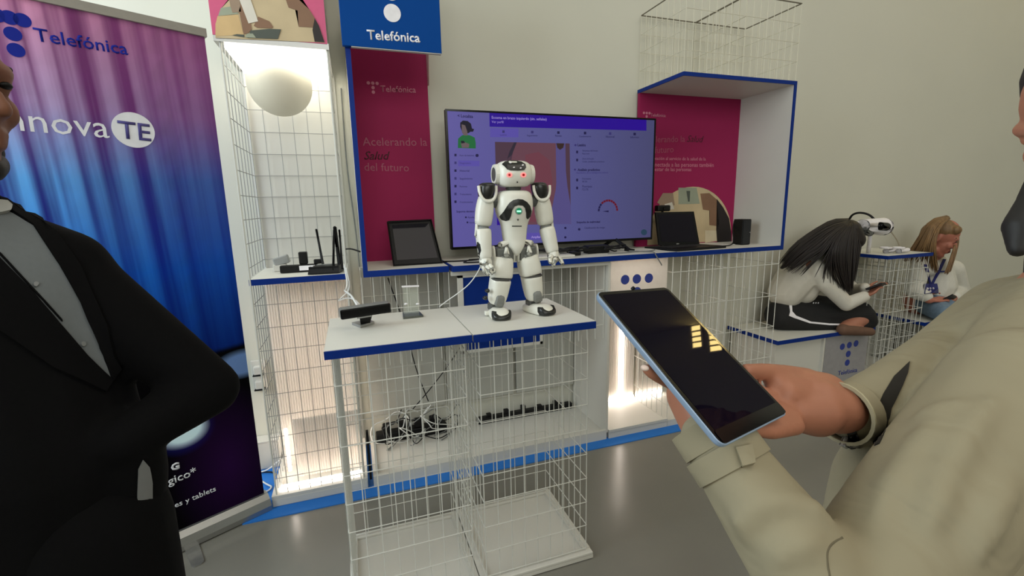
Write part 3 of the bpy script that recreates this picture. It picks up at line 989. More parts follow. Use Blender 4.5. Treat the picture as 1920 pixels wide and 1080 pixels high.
# lit picture: violet page, brighter at the left
um = bpy.data.materials.new('lit_screen_page')
um.use_nodes = True
nt = um.node_tree
b_ = nt.nodes['Principled BSDF']
tc = nt.nodes.new('ShaderNodeTexCoord')
sx = nt.nodes.new('ShaderNodeSeparateXYZ')
nt.links.new(tc.outputs['Generated'], sx.inputs[0])
cr = nt.nodes.new('ShaderNodeValToRGB')
cr.color_ramp.elements[0].color = lin((106, 98, 176))+(1,)
cr.color_ramp.elements[1].color = lin((80, 80, 124))+(1,)
e = cr.color_ramp.elements.new(.5)
e.color = lin((96, 96, 158))+(1,)
nt.links.new(sx.outputs['X'], cr.inputs[0])
nt.links.new(cr.outputs[0], b_.inputs['Emission Color'])
b_.inputs['Emission Strength'].default_value = .70
b_.inputs['Base Color'].default_value = (.006, .006, .008, 1)
b_.inputs['Roughness'].default_value = .35
b_.inputs['Specular IOR Level'].default_value = .2
sc_ = part('screen', MB().box((.167, TY-.001, 1.167), (1.442, TY+.004, 1.876)), um, tv, label='lit violet screen page')
UIK = dict(bar=glow('ui_bar_blue', (44, 6, 150), .95), tab=glow('ui_tab_violet', (96, 84, 178), .92), ink=glow('ui_ink', (34, 30, 78), .9), soft=glow('ui_soft_ink', (62, 56, 120), .9), pale=glow('ui_pale', (168, 150, 226), .9),
           hair=glow('ui_hair', (24, 22, 40), .9), face=glow('ui_face', (112, 96, 98), .9), green=glow('ui_green', (32, 112, 62), .9), skin1=glow('ui_photo_skin', (112, 72, 86), .9), skin2=glow('ui_photo_rose', (120, 66, 80), .9), skin3=glow('ui_photo_shade', (84, 60, 76), .9), gap=glow('ui_photo_gap', (92, 84, 142), .9), dark=glow('ui_photo_dark', (52, 44, 60), .9), red=glow('ui_red', (110, 16, 36), .9), olive=glow('ui_photo_nail', (60, 42, 40), .9), teal=glow('ui_teal', (44, 70, 92), .9))


for k_ in UIK.values():
    k_.node_tree.nodes['Principled BSDF'].inputs['Emission Strength'].default_value *= .82


def ui(name, pts, k, z=1):
    y = TY-.001-.0006*z
    b = MB().poly([at(px, py, y=y) for px, py in pts], (0, -1, 0), .0004)
    return part(name, b, UIK[k], sc_)


def uitx(s, x0, x1, y, k, y1=None, z=2, bold=.0):
    yy_ = TY-.001-.0006*z
    return text('screen_text', s, at(x0, y, y=yy_), at(x1, y if y1 is None else y1, y=yy_), (0, 0, 1), UIK[k], sc_, ext=.0003, bold=bold)


ui('page_header', [(917.5, 211.5), (1212, 221.5), (1212, 245), (918, 237.5)], 'bar')
uitx('Eccema en brazo izquierdo (sin. señales)', 922, 1025, 222.5, 'pale', 226, bold=.01)
uitx('Ver perfil', 922, 944, 230.5, 'pale', 231)
ui('page_tab', [(919, 240), (972, 241), (972, 257.5), (919, 257)], 'tab')
for i, (x, s) in enumerate(((944, 'Lesión'), (998, 'Seguimiento'), (1047, 'Notas'), (1097, 'Cuestionarios'), (1144, 'Historial'), (1190, 'Informes'))):
    y = 247+i*.9
    w = 2.2
    ui('tab_icon', [(x-w, y-2.6), (x+w, y-2.6), (x+w, y+2.2), (x-w, y+2.2)], 'ink' if i in (2, 3, 5) else 'soft', 2)
    hw = (6, 10, 6, 11, 8, 8)[i]
    uitx(s, x-hw, x+hw, y+7.6, 'ink' if i else 'soft')
uitx('< Localiza', 858, 887, 219.5, 'ink', 221, bold=.02)
# portrait drawing
ui('portrait_hair', [(863, 230), (868, 226), (877, 227), (883, 232), (885, 241), (889, 242), (887, 247), (882, 247), (878, 250), (866, 246), (863, 238)], 'hair', 1)
ui('portrait_jumper', [(858.5, 277.5), (859, 260), (866, 254), (872, 252), (882, 254), (890, 258), (892, 268), (892, 278.5)], 'green', 1)
ui('portrait_face', [(865.5, 233), (872, 235), (876, 246), (877, 254), (870, 254), (866, 248)], 'face', 2)
ui('portrait_hand', [(864, 268), (870, 266), (880, 270), (879, 277), (866, 277)], 'face', 2)
ui('portrait_phone', [(864, 264), (870, 264), (872, 268), (865, 269)], 'hair', 3)
for i, (s, x1) in enumerate((('Foto de lesiones', 889), ('Diagnóstico', 883), ('Historial', 880), ('Seguimiento', 886), ('Paciente', 876), ('Tratamiento', 884), ('Cuestionarios', 887))):
    y = 291+i*14.6
    ui('menu_icon', [(852, y-2.6), (856, y-2.6), (856, y+2), (852, y+2)], 'ink' if i in (0, 2, 4, 6) else 'soft', 2)
    uitx(s, 862, x1, y+1.8, 'ink' if i != 1 else 'soft', y+1.8-.1)
    if i == 1:
        ui('menu_highlight', [(859, y-5), (899, y-4), (899, y+6), (859, y+6)], 'tab')
ui('menu_badge', circ(894.5, 291.5, 3, 12), 'ink', 2)
uitx('Soporte técnico', 856, 889, 398.5, 'ink', 398, bold=.02)
for x0, x1, y in ((877, 889, 409), (880, 890, 418.5)):
    uitx('Ayuda', x0, x1, y, 'ink')
    ui('menu_icon', [(x0-5, y-3), (x0-2, y-3), (x0-2, y), (x0-5, y)], 'ink', 2)
# skin photograph
ui('skin_photo', [(928, 266), (1068, 269), (1070.5, 420), (932, 422)], 'skin1', 1)
ui('skin_photo_area', [(985, 290), (1010, 285), (1030, 300), (1036, 340), (1032, 380), (1020, 415), (990, 416), (985, 350)], 'skin2', 2)
ui('skin_photo_area', [(928, 266), (965, 267), (955, 300), (950, 330), (940, 360), (936, 421.5), (932, 422)], 'skin3', 2)
ui('skin_photo_area', [(964, 267), (969, 267), (960, 290), (951, 298), (955, 285)], 'dark', 3)
ui('skin_photo_gap', [(1042, 268.5), (1060, 268.8), (1060, 300), (1062, 330), (1069.8, 385), (1070.2, 420), (1036, 420.5), (1035, 390), (1043, 350), (1046, 310)], 'gap', 2)
ui('skin_photo_area', [(1060, 268.8), (1068, 269), (1069.8, 385), (1064, 350), (1061, 320)], 'skin3', 3)
ui('skin_photo_nail', [(1043, 268.5), (1058, 268.8), (1056, 277), (1050, 281), (1045, 277)], 'olive', 3)
ui('skin_photo_area', [(932, 408), (946, 414), (958, 421), (932, 422)], 'bar', 3)
ui('photo_caption', [(985, 437), (1020, 436), (1021, 449), (986, 450)], 'tab', 1)
uitx('Ampliar', 996, 1014, 446.5, 'pale', 446, bold=.03)
for x, y in ((1060, 427.5), (1060, 445)):
    ui('photo_arrow', circ(x, y, 2.2, 8), 'ink', 1)
uitx('Lesión', 1083, 1098, 274, 'ink', 274.4, bold=.03)
ui('list_icon', circ(1079, 272.2, 2.2, 8), 'soft', 2)
rows = ((1082, 285, 'Síntomas del brazo', 1121, 'Rojo leve', 1105), (1082, 300, 'Zona de la piel', 1113, 'Codo, antebrazo y muñeca', 1133), (1082, 337.5, 'Dermatitis', 1108, '87,3%', 1101), (1082, 352.5, 'Psoriasis', 1110, '12,1%', 1103))
for x, y, a, ax, c, cx_ in rows:
    ui('list_icon', [(x-1.6, y-2.5), (x+1.8, y-2.5), (x+1.8, y+2.5), (x-1.6, y+2.5)], 'ink', 2)
    uitx(a, 1092, ax, y-1, 'ink')
    uitx(c, 1092, cx_, y+4.4, 'ink')
uitx('Análisis predictivo', 1083, 1125, 320.5, 'ink', 320.5, bold=.03)
ui('list_icon', circ(1078, 318, 2, 8), 'soft', 2)
uitx('Resultados de la inteligencia artificial', 1081, 1140, 325.5, 'soft', 325)
uitx('Sospecha de malignidad', 1081, 1125, 418.5, 'ink', 417.5, bold=.03)
ui('list_icon', circ(1086, 430, 2.4, 8), 'ink', 2)
uitx('Clasificación de riesgo', 1096, 1134, 429, 'ink', 428)
ui('chat_button', circ(1207.5, 435.5, 5.6, 20), 'teal', 2)
yg = TY-.0026
g0 = at(1140, 396, y=yg)
for k in range(12):
    a0, a1 = math.pi*k/12+.02, math.pi*(k+1)/12-.02
    q = []
    for a in (a0, (a0+a1)/2, a1):
        q.append((g0.x+.070*math.cos(a), yg, g0.z+.070*math.sin(a)))
    for a in (a1, (a0+a1)/2, a0):
        q.append((g0.x+.058*math.cos(a), yg, g0.z+.058*math.sin(a)))
    part('gauge_segment', MB().poly([Vector(p) for p in q], (0, -1, 0), .0004), UIK['red'] if k < 9 else UIK['ink'], sc_)
ui('gauge_needle', [(1130, 396.3), (1141, 394.6), (1141, 398)], 'ink', 3)

# ------------------------------------------------------------------ on the niche shelf
lt = thing('laptop', (1.62, .95, 1.094), 'open black laptop on the right niche shelf beside the television', 'laptop')
z0 = 1.0945
bl = [Vector((1.40, 1.06, z0)), Vector((1.80, 1.06, z0)), Vector((1.86, .86, z0)), Vector((1.47, .835, z0))]
part('keyboard_base', MB().poly(bl, (0, 0, 1), .014), M_black, lt)
part('keyboard', MB().poly([Vector((1.45, 1.03, z0+.014)), Vector((1.76, 1.03, z0+.014)), Vector((1.80, .94, z0+.014)), Vector((1.50, .92, z0+.014))], (0, 0, 1), .0015), mat('dark_key_field', (30, 30, 32), .6), lt)
LT, RT_ = at(1229, 398, y=1.075), at(1301, 396.5, y=1.075)
LB, RB_ = Vector((1.42, 1.05, z0+.014)), Vector((1.79, 1.05, z0+.014))
LB = at(1236, 460, y=1.05)
RB_ = at(1312.5, 461.5, y=1.05)
nrm = (RT_-LT).cross(LB-LT).normalized()
if nrm.y > 0:
    nrm = -nrm
part('lid', MB().poly([LT, RT_, RB_, LB], -nrm, .012), M_black, lt)
mid = lambda a, b, t: a+(b-a)*t
ins = [mid(mid(LT, RT_, u), mid(LB, RB_, u), v)+nrm*.0003 for u, v in ((.06, .07), (.94, .07), (.94, .88), (.06, .88))]
part('screen', MB().poly(ins, nrm, .0006), M_screen, lt)
bx = mid(mid(LB, RB_, .45), mid(LT, RT_, .45), .05)
part('badge', MB().ell(bx+nrm*.001, (.012, .002, .004)), M_steel, lt, label='small silver badge under screen')
sp = thing('loudspeaker', (2.115, 1.0, 1.094), 'slim upright black loudspeaker on the niche shelf right of the laptop', 'speaker')
part('cabinet', MB().box((2.080, .955, 1.094), (2.150, 1.035, 1.262), bev=.004), M_black, sp)
part('front_grille', MB().box((2.085, .951, 1.10), (2.145, .9555, 1.256)), mat('speaker_cloth', (30, 31, 33), .9, var=.2, scale=300), sp)
part('knob', MB().cyl((2.137, .952, 1.175), (2.137, .945, 1.175), .004), M_steel, sp)
wc = thing('webcam', (1.60, 1.13, 1.27), 'small black webcam peeking over the laptop lid', 'camera')
part('body', MB().box((1.535, 1.12, 1.325), (1.635, 1.16, 1.365), bev=.008), M_black, wc)
part('stalk', MB().cyl((1.585, 1.14, 1.094), (1.585, 1.14, 1.33), .008), M_black, wc)
part('lens', MB().cyl((1.585, 1.121, 1.345), (1.585, 1.115, 1.345), .010), M_blackg, wc)
solo('speaker_cable', MB().tube([(2.09, 1.04, 1.25), (2.06, 1.02, 1.19), (2.03, .97, 1.12), (1.97, .93, 1.099), (1.88, .92, 1.10)], .004, 8, 2), M_black, (2.0, 1.0, 1.1), 'black cable running from the loudspeaker to the laptop', 'cable', smooth=True)
solo('paper_sheet', MB().box((1.78, .99, 1.0945), (2.06, 1.18, 1.098)), M_whitep, (1.9, 1.08, 1.0945), 'white papers lying behind the laptop on the niche shelf', 'papers')

# ------------------------------------------------------------------ poster bay shelf: leaning display
dt = thing('display_tablet', (-.05, 1.0, 1.099), 'black upright touch display leaning back on the left poster bay shelf', 'display')
a = [at(727, 417, y=1.075), at(808, 413, y=1.075), at(829, 499, y=.93), at(739, 504, y=.93)]
for p in a[2:]:
    p.z = 1.100
n_ = (a[1]-a[0]).cross(a[3]-a[0]).normalized()
if n_.y > 0:
    n_ = -n_
part('casing', MB().poly(a, -n_, .025), M_black, dt)
part('screen', MB().poly([mid(mid(a[0], a[1], u), mid(a[3], a[2], u), v)+n_*.0004 for u, v in ((.09, .07), (.93, .07), (.94, .88), (.08, .88))], n_, .0008), M_screen, dt)
part('raised_rim', MB().tube([p+n_*.003 for p in a+[a[0]]], .006, 6), M_blackg, dt)
part('prop_stand', MB().tube([mid(a[0], a[1], .5)-n_*.03, Vector((-.04, 1.15, 1.105))], .008), M_black, dt)

# ------------------------------------------------------------------ cables and adapters on the counter
def cable(label, pts, r=.0035, m=None, sm=2, name='cable', base=None, group=None):
    pts = [Vector(p) for p in pts]
    return solo(name, MB().tube(pts, r, 8, sm), m or M_black, base or pts[len(pts)//2], label, 'cable', group, smooth=True)


zc = 1.104
cable('black cable looping left of the television foot towards the leaning display', [(.06, .98, 1.103), (.16, .93, zc), (.28, .95, zc), (.38, 1.0, zc+.01), (.40, 1.02, 1.12)])
cable('black cable loop lying on the counter under the television left corner', [(.20, .90, zc), (.17, .86, zc), (.24, .84, zc), (.36, .85, zc), (.40, .92, zc), (.33, .97, zc), (.22, .92, zc+.006)])
random.seed(11)
for k, lb in enumerate(('thick tangled black cable under the middle of the television', 'black cable coil under the television right of the robot hand', 'black cable bundle on the counter before the right television foot', 'black cable heap under the television beside the black box adapter')):
    cx_ = (.70, .84, 1.12, .97)[k]
    pts = []
    for i in range(14):
        t = i/13
        pts.append((cx_+.11*math.cos(t*9+k)*(1-.2*t), .95+.05*math.sin(t*7+k*2), zc+.012+.022*abs(math.sin(t*11+k))))
    cable(lb, pts, .0055)
cable('grey cable hanging over the counter edge above the glowing column', [(1.20, .93, zc), (1.26, .84, zc), (1.27, .78, 1.108), (1.268, .764, 1.09), (1.30, .760, 1.045), (1.31, .762, 1.03)], .003, M_grey)
cable('thin grey cable lying along the counter in front of the television foot', [(1.02, .87, zc), (1.12, .85, zc), (1.22, .88, zc), (1.30, .86, zc), (1.36, .90, zc)], .003, M_grey)
pa = thing('power_adapter', (1.0, .95, 1.1), 'black box power adapter on the counter left of the right television foot', 'adapter')
part('adapter_body', MB().box((.93, .93, 1.1), (1.07, 1.0, 1.145), bev=.006), M_black, pa)
part('adapter_lead', MB().tube([(1.07, .96, 1.12), (1.11, .95, 1.105), (1.14, .97, 1.104)], .0035, 8, 2), M_black, pa, True)
pa = thing('power_adapter', (.84, .91, 1.1), 'small black adapter on the counter front below the middle of the television', 'adapter')
part('adapter_body', MB().box((.80, .885, 1.1), (.86, .93, 1.122), bev=.005), M_black, pa)
part('adapter_lead', MB().tube([(.83, .93, 1.112), (.82, .98, 1.106), (.78, 1.0, 1.105)], .003, 8, 2), M_black, pa, True)
solo('keyboard', MB().box((.50, .84, 1.1), (.80, .93, 1.112), bev=.003), M_whitep, (.65, .88, 1.1), 'slim white keyboard on the counter behind the robot', 'keyboard')

# ------------------------------------------------------------------ column shelf: router and adapters
rt = thing('router', (-.47, .87, 1.093), 'black wireless router with upright antennas on the left column shelf', 'router')
part('body', MB().loft([[Vector((x, y, z)) for x, y in ((-.555, .845), (-.42, .835), (-.40, .93), (-.52, .95))] for z in (1.094, 1.10)]+[[Vector((x, y, z)) for x, y in ((-.550, .85), (-.42, .84), (-.405, .925), (-.515, .945))] for z in (1.118, 1.128)]), M_black, rt)
part('vent_strip', MB().box((-.52, .90, 1.128), (-.44, .92, 1.131)), M_grey, rt)
part('status_light', MB().cyl((-.535, .862, 1.128), (-.535, .862, 1.131), .005), M_print, rt)
for p, q, r in (((-.492, .93, 1.125), (-.508, .945, 1.292), .0052), ((-.445, .845, 1.11), (-.428, .88, 1.29), .0052), ((-.418, .92, 1.12), (-.424, .90, 1.30), .0085), ((-.405, .845, 1.115), (-.404, .86, 1.29), .0045)):
    part('antenna', MB().limb([p, mid(Vector(p), Vector(q), .5), q], [r*1.15, r, r]), M_black, rt, True)
ps = thing('power_strip', (-.60, .98, 1.093), 'black and white power strip with plugs beside the router', 'power strip')
part('strip_body', MB().box((-.685, .96, 1.094), (-.52, 1.0, 1.128), bev=.004), M_black, ps)
part('white_label', MB().box((-.60, .956, 1.102), (-.53, .960, 1.124)), M_print, ps, label='white label on strip')
part('plug', MB().box((-.60, .97, 1.13), (-.562, 1.005, 1.188), bev=.004), M_black, ps)
part('plug', MB().box((-.535, .965, 1.128), (-.50, .99, 1.15), bev=.004), M_black, ps)
ch = thing('charger', (-.70, 1.06, 1.093), 'grey and white charger plug on the left column shelf beside the power strip', 'charger')
part('charger_body', MB().box((-.72, 1.04, 1.125), (-.65, 1.08, 1.165), Matrix.Translation((-.685, 1.06, 1.14)) @ Matrix.Rotation(-.28, 4, 'Y') @ Matrix.Translation((.685, -1.06, -1.14)), bev=.005), mat('light_grey_plastic', (150, 152, 150), .5), ch)
part('charger_foot', MB().box((-.725, 1.04, 1.093), (-.665, 1.075, 1.127), bev=.004), M_whitep, ch)
cable('white cable dropping from the column shelf to the sensor bar', [(-.395, .82, 1.13), (-.387, .80, 1.05), (-.395, .72, 1.03), (-.40, .60, 1.05), (-.37, .42, 1.06), (-.355, .30, 1.05), (-.345, .225, 1.045)], .004, M_cablew)
cable('white cable hanging in a loop from the column shelf corner', [(-.388, .81, 1.12), (-.375, .79, 1.02), (-.42, .76, .99), (-.435, .78, .97), (-.40, .70, 1.0), (-.36, .45, 1.04), (-.335, .235, 1.045)], .003, M_cablew)
cable('grey cable running down the wall between column and poster bay', [(-.345, 1.24, 2.0), (-.35, 1.24, 1.6), (-.33, 1.24, 1.3), (-.325, 1.22, 1.0), (-.33, 1.2, .7)], .0035, M_grey)
cable('short black cable between the column shelf and the poster bay edge', [(-.385, 1.0, 1.19), (-.36, .95, 1.195), (-.325, .90, 1.185), (-.318, .90, 1.182)], .004)
for k, (lb, pts, mm) in enumerate((('white cable curling on the blue mat behind the banner', [(-.93, 1.10, .011), (-.86, 1.0, .011), (-.83, .97, .011), (-.85, .93, .011), (-.91, .95, .011)], M_cablew), ('white cable running over the blue mat into the display column', [(-.95, 1.15, .011), (-.88, 1.12, .02), (-.82, 1.13, .06), (-.81, 1.13, .07)], M_cablew), ('black cable lying along the foot of the wall behind the banner', [(-1.0, 1.12, .011), (-.92, 1.14, .012), (-.85, 1.12, .011), (-.83, 1.08, .011)], M_black))):
    cable(lb, pts, .004, mm)
# tangled cables on the cabinet floor
random.seed(5)
tx = [('white', M_cablew), ('black', M_black), ('grey', M_grey)]
spots = [('left end', -.22), ('left third', -.10), ('middle', .04)]
for k, (where, xc) in enumerate(spots):
    for j, (cn, mm) in enumerate(tx):
        pts = []
        for i in range(13):
            t = i/12*2*math.pi*1.3+k+j
            pts.append((xc+.11*math.cos(t)*random.uniform(.5, 1.2)+.03*j, 1.10+.05*math.sin(t*1.3), max(.048, .12+.08*math.sin(t*.8+j)+random.uniform(-.05, .05))))
        cable('%s cable tangle on the cabinet floor, %s' % (cn, where), pts, .003, mm)
cable('black cable hanging down inside the cabinet on the left back panel', [(-.18, 1.21, 1.0), (-.10, 1.2, .7), (-.06, 1.19, .45), (.0, 1.17, .25)], .003)
cable('black cable stretching across the cabinet towards the blue panel', [(.24, 1.0, .72), (.15, 1.1, .52), (.02, 1.15, .34), (-.1, 1.15, .22)], .003)
ex = thing('gap_shade_block', (.04, 1.17, .04), 'black block standing for the shaded gap at the back of the cabinet floor under the cable tangle', 'power strip')  # black blocks and plugs put in for the shade below the back panels
part('block_body', MB().box((-.31, 1.15, .041), (.10, 1.21, .10), bev=.006), M_black, ex)
for i in range(4):
    part('plug', MB().box((-.27+i*.09, 1.155, .10), (-.225+i*.09, 1.195, .15), bev=.006), M_black, ex)
ex = thing('gap_shade_block', (.6, 1.18, .04), 'black block standing for the shaded gap at the back of the cabinet floor on its right half', 'power strip')  # same painted shade, right half of the gap
part('block_body', MB().box((.30, 1.17, .041), (.95, 1.212, .080), bev=.006), M_black, ex)
for i in range(5):
    part('plug', MB().box((.36+i*.115, 1.175, .085), (.39+i*.115, 1.205, .098+.008*(i % 3)), bev=.004), M_black, ex)  # black bits put in for the same shade, no real plugs
solo('gap_shade_strip', MB().box((-.363, .80, .045), (-.351, .83, .30)), M_black, (-.357, .81, .045), 'black upright strip standing for the shaded gap between the left column and the cabinet', 'shade strip')  # black strip added where the gap is only dark with shade

# ------------------------------------------------------------------ on the front stands
sb = thing('sensor_bar', (-.335, .265, .9725), 'black depth sensor bar on a small silver foot on the left front stand', 'camera')
p0, p1 = at(637, 589, y=.215), at(731, 575, y=.235)
X = (p1-p0).normalized()
Z = Vector((0, 0, 1))
Z = (Z-X*Z.dot(X)).normalized()
Y = Z.cross(X)
cM = Matrix((X, Y, Z)).transposed().to_4x4()
cM.translation = (p0+p1)/2
L = (p1-p0).length/2
part('bar_housing', MB().box((-L, -.016, -.0185), (L, .03, .0185), cM, bev=.006), M_grey, sb)
part('front_glass', MB().box((-L+.001, -.0195, -.0165), (L-.001, -.015, .0165), cM, bev=.004), M_blackg, sb)
part('neck', MB().poly([cM @ Vector((-.022, 0, -.018)), cM @ Vector((.022, 0, -.018)), Vector((-.312, .262, .982)), Vector((-.345, .255, .982))], (0, 1, 0), .012), M_black, sb)
part('foot', MB().poly([at(660, 609, z=.973), at(676, 615, z=.973), at(702, 607, z=.973), at(690, 602, z=.973)], (0, 0, 1), .009), M_steel, sb)
part('hinge', MB().cyl(cM @ Vector((-.03, .0, -.021)), cM @ Vector((.02, .0, -.021)), .005), M_steel, sb)
ah = thing('acrylic_holder', (-.15, .34, .9725), 'clear acrylic stand with a dark base near the back of the left front stand', 'holder')
M_acr = mat('clear_acrylic', (215, 220, 205), .08, var=.01, alpha=.24)
b0 = [at(756, 598, z=.974), at(794, 594, z=.974), at(786, 586, z=.974), at(755, 588, z=.974)]
part('base_plate', MB().poly(b0, (0, 0, 1), .006), mat('smoky_acrylic', (88, 92, 84), .1, alpha=.85), ah, label='smoky dark base plate')
q0, q1 = at(757, 588, z=.98), at(786, 586, z=.98)
q2, q3 = at(783, 537, y=.36), at(755, 538, y=.36)
part('back_plate', MB().poly([q0, q1, q2, q3], (0, 1, 0), .004), M_acr, ah)
part('top_lip', MB().poly([q3+Vector((-.004, 0, 0)), q2+Vector((.004, 0, 0)), q2+Vector((.004, 0, .005)), q3+Vector((-.004, 0, .005))], (0, -1, 0), .012), M_print, ah, label='bright white top lip')
for px in (761, 783):
    part('clip', MB().ell(at(px, 570, y=.345), (.007, .005, .004)), M_print, ah, True)

# ------------------------------------------------------------------ roll-up banner
A = Vector((-.838, .812, 0))
Bd = (Vector((-1.169, .66, 0))-Vector((-.846, .834, 0))).normalized()
bw = .86
Bn = Vector((-Bd.y, Bd.x, 0))
if Bn.y > 0:
    Bn = -Bn
bo = A+Bd*bw/2
bnr = thing('roll_up_banner', bo, 'tall roll-up banner printed with a pink and blue curtain, behind the man in the suit', 'banner')


def bp_(u, z, o=0.):
    """u from the right-hand edge, z height, o out of the face"""
    return A+Bd*u+Bn*o+Vector((0, 0, z))


def bbox(u0, u1, z0, z1, o0, o1):
    b = MB()
    b.poly([bp_(u0, z0, o0), bp_(u1, z0, o0), bp_(u1, z1, o0), bp_(u0, z1, o0)], -Bn, o0-o1)
    return b


ca = MB()
prof = [(-.045, .006), (.045, .006), (.048, .03), (.040, .062), (.018, .082), (-.02, .082), (-.045, .05)]
ca.loft([[bp_(u, z, o) for o, z in prof] for u in (-.012, bw+.012)])
part('base_cassette', ca, M_steel, bnr, label='silver base cassette')
for u in (.30, .70):
    part('swivel_foot', MB().poly([bp_(u-.02, .0, .04), bp_(u+.03, .0, .04), bp_(u+.035, .0, .16), bp_(u+.028, .0, .178), bp_(u+.005, .0, .18), bp_(u-.008, .0, .168)], (0, 0, 1), .006), M_steel, bnr)
part('top_rail', bbox(-.006, bw+.006, 2.062, 2.092, .016, -.012), mat('grey_rail', (150, 146, 138), .45), bnr)
part('support_pole', MB().cyl(bp_(bw/2, .05, -.03), bp_(bw/2, 2.07, -.03), .008), M_steel, bnr)
pm = bpy.data.materials.new('curtain_print')
pm.use_nodes = True
nt = pm.node_tree
b_ = nt.nodes['Principled BSDF']
b_.inputs['Roughness'].default_value = .6
b_.inputs['Specular IOR Level'].default_value = .08
uv = nt.nodes.new('ShaderNodeUVMap')
sx = nt.nodes.new('ShaderNodeSeparateXYZ')
nt.links.new(uv.outputs[0], sx.inputs[0])


def math_(op, a, b=None, c=None):
    n = nt.nodes.new('ShaderNodeMath')
    n.operation = op
    for i, v in enumerate((a, b, c)):
        if v is None:
            continue
        if isinstance(v, (int, float)):
            n.inputs[i].default_value = v
        else:
            nt.links.new(v, n.inputs[i])
    return n.outputs[0]


def ramp(src, stops, interp='LINEAR'):
    n = nt.nodes.new('ShaderNodeValToRGB')
    n.color_ramp.interpolation = interp
    els = n.color_ramp.elements
    while len(els) < len(stops):
        els.new(.5)
    for e, (p, c) in zip(els, stops):
        e.position = p
        e.color = (lin(c) if isinstance(c, tuple) else (c, c, c))+(1,)
    nt.links.new(src, n.inputs[0])
    return n.outputs[0]


def mix(f, a, b, mode='MIX'):
    n = nt.nodes.new('ShaderNodeMix')
    n.data_type = 'RGBA'
    n.blend_type = mode
    if isinstance(f, (int, float)):
        n.inputs[0].default_value = f
    else:
        nt.links.new(f, n.inputs[0])
    for i, v in ((6, a), (7, b)):
        if isinstance(v, tuple):
            n.inputs[i].default_value = lin(v)+(1,)
        else:
            nt.links.new(v, n.inputs[i])
    return n.outputs[2]


U, V = sx.outputs['X'], sx.outputs['Y']      # U: 0 left .. 1 right, V: 0 foot .. 1 top
sl = math_('ADD', U, math_('MULTIPLY', math_('SUBTRACT', 1., V), -.10))
nz = nt.nodes.new('ShaderNodeTexNoise')
nz.noise_dimensions = '2D'
nz.inputs['Scale'].default_value = 1.
nz.inputs['Detail'].default_value = 3.
cv = nt.nodes.new('ShaderNodeCombineXYZ')
nt.links.new(math_('MULTIPLY', sl, 17.), cv.inputs[0])
nt.links.new(math_('MULTIPLY', V, .9), cv.inputs[1])
nt.links.new(cv.outputs[0], nz.inputs['Vector'])
fold = ramp(nz.outputs['Fac'], [(.30, 0.), (.66, 1.)])
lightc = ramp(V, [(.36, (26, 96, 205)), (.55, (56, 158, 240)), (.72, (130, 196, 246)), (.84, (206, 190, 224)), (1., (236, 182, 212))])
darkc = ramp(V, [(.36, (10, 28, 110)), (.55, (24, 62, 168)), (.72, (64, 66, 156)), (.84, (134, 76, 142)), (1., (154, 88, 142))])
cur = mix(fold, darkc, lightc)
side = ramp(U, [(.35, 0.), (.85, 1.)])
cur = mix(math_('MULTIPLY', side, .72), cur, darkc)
# black lower part with a pale arc, a light blob and a purple haze
edge = ramp(math_('ADD', V, math_('MULTIPLY', U, -.03)), [(.335, 1.), (.345, 0.)])
blk = mix(edge, cur, (7, 6, 10))


def blobm(u0, v0, ru, rv, soft=.5):
    a = math_('DIVIDE', math_('SUBTRACT', U, u0), ru)
    b = math_('DIVIDE', math_('SUBTRACT', V, v0), rv)
    d = math_('SQRT', math_('ADD', math_('MULTIPLY', a, a), math_('MULTIPLY', b, b)))
    return ramp(d, [(soft, 1.), (1., 0.)])


blk = mix(math_('MULTIPLY', blobm(.86, .10, .26, .20, .0), .8), blk, (66, 24, 92))
blk = mix(blobm(.69, .216, .14, .058, .3), blk, (40, 44, 150))
blk = mix(blobm(.69, .214, .115, .040, .6), blk, (228, 246, 252))
blk = mix(math_('MULTIPLY', blobm(.98, .325, .14, .035, .6), 1.), blk, (130, 160, 205))
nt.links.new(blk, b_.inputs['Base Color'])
bm = bmesh.new()
uvl = bm.loops.layers.uv.new('UVMap')
NU, NV = 12, 20
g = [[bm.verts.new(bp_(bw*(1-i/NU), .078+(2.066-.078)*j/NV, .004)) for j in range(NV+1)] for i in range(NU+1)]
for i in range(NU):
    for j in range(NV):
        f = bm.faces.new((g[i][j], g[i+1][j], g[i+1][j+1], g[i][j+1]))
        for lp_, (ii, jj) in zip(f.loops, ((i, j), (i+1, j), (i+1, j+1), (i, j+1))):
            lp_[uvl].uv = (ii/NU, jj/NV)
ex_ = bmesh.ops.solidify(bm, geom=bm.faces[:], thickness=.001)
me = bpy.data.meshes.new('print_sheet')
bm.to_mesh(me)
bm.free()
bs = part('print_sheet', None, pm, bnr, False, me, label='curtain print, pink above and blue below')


def on_banner(px, py, o=.006):
    d = ray(px, py)
    t = (A+Bn*o-CAM).dot(Bn)/d.dot(Bn)
    return CAM+d*t


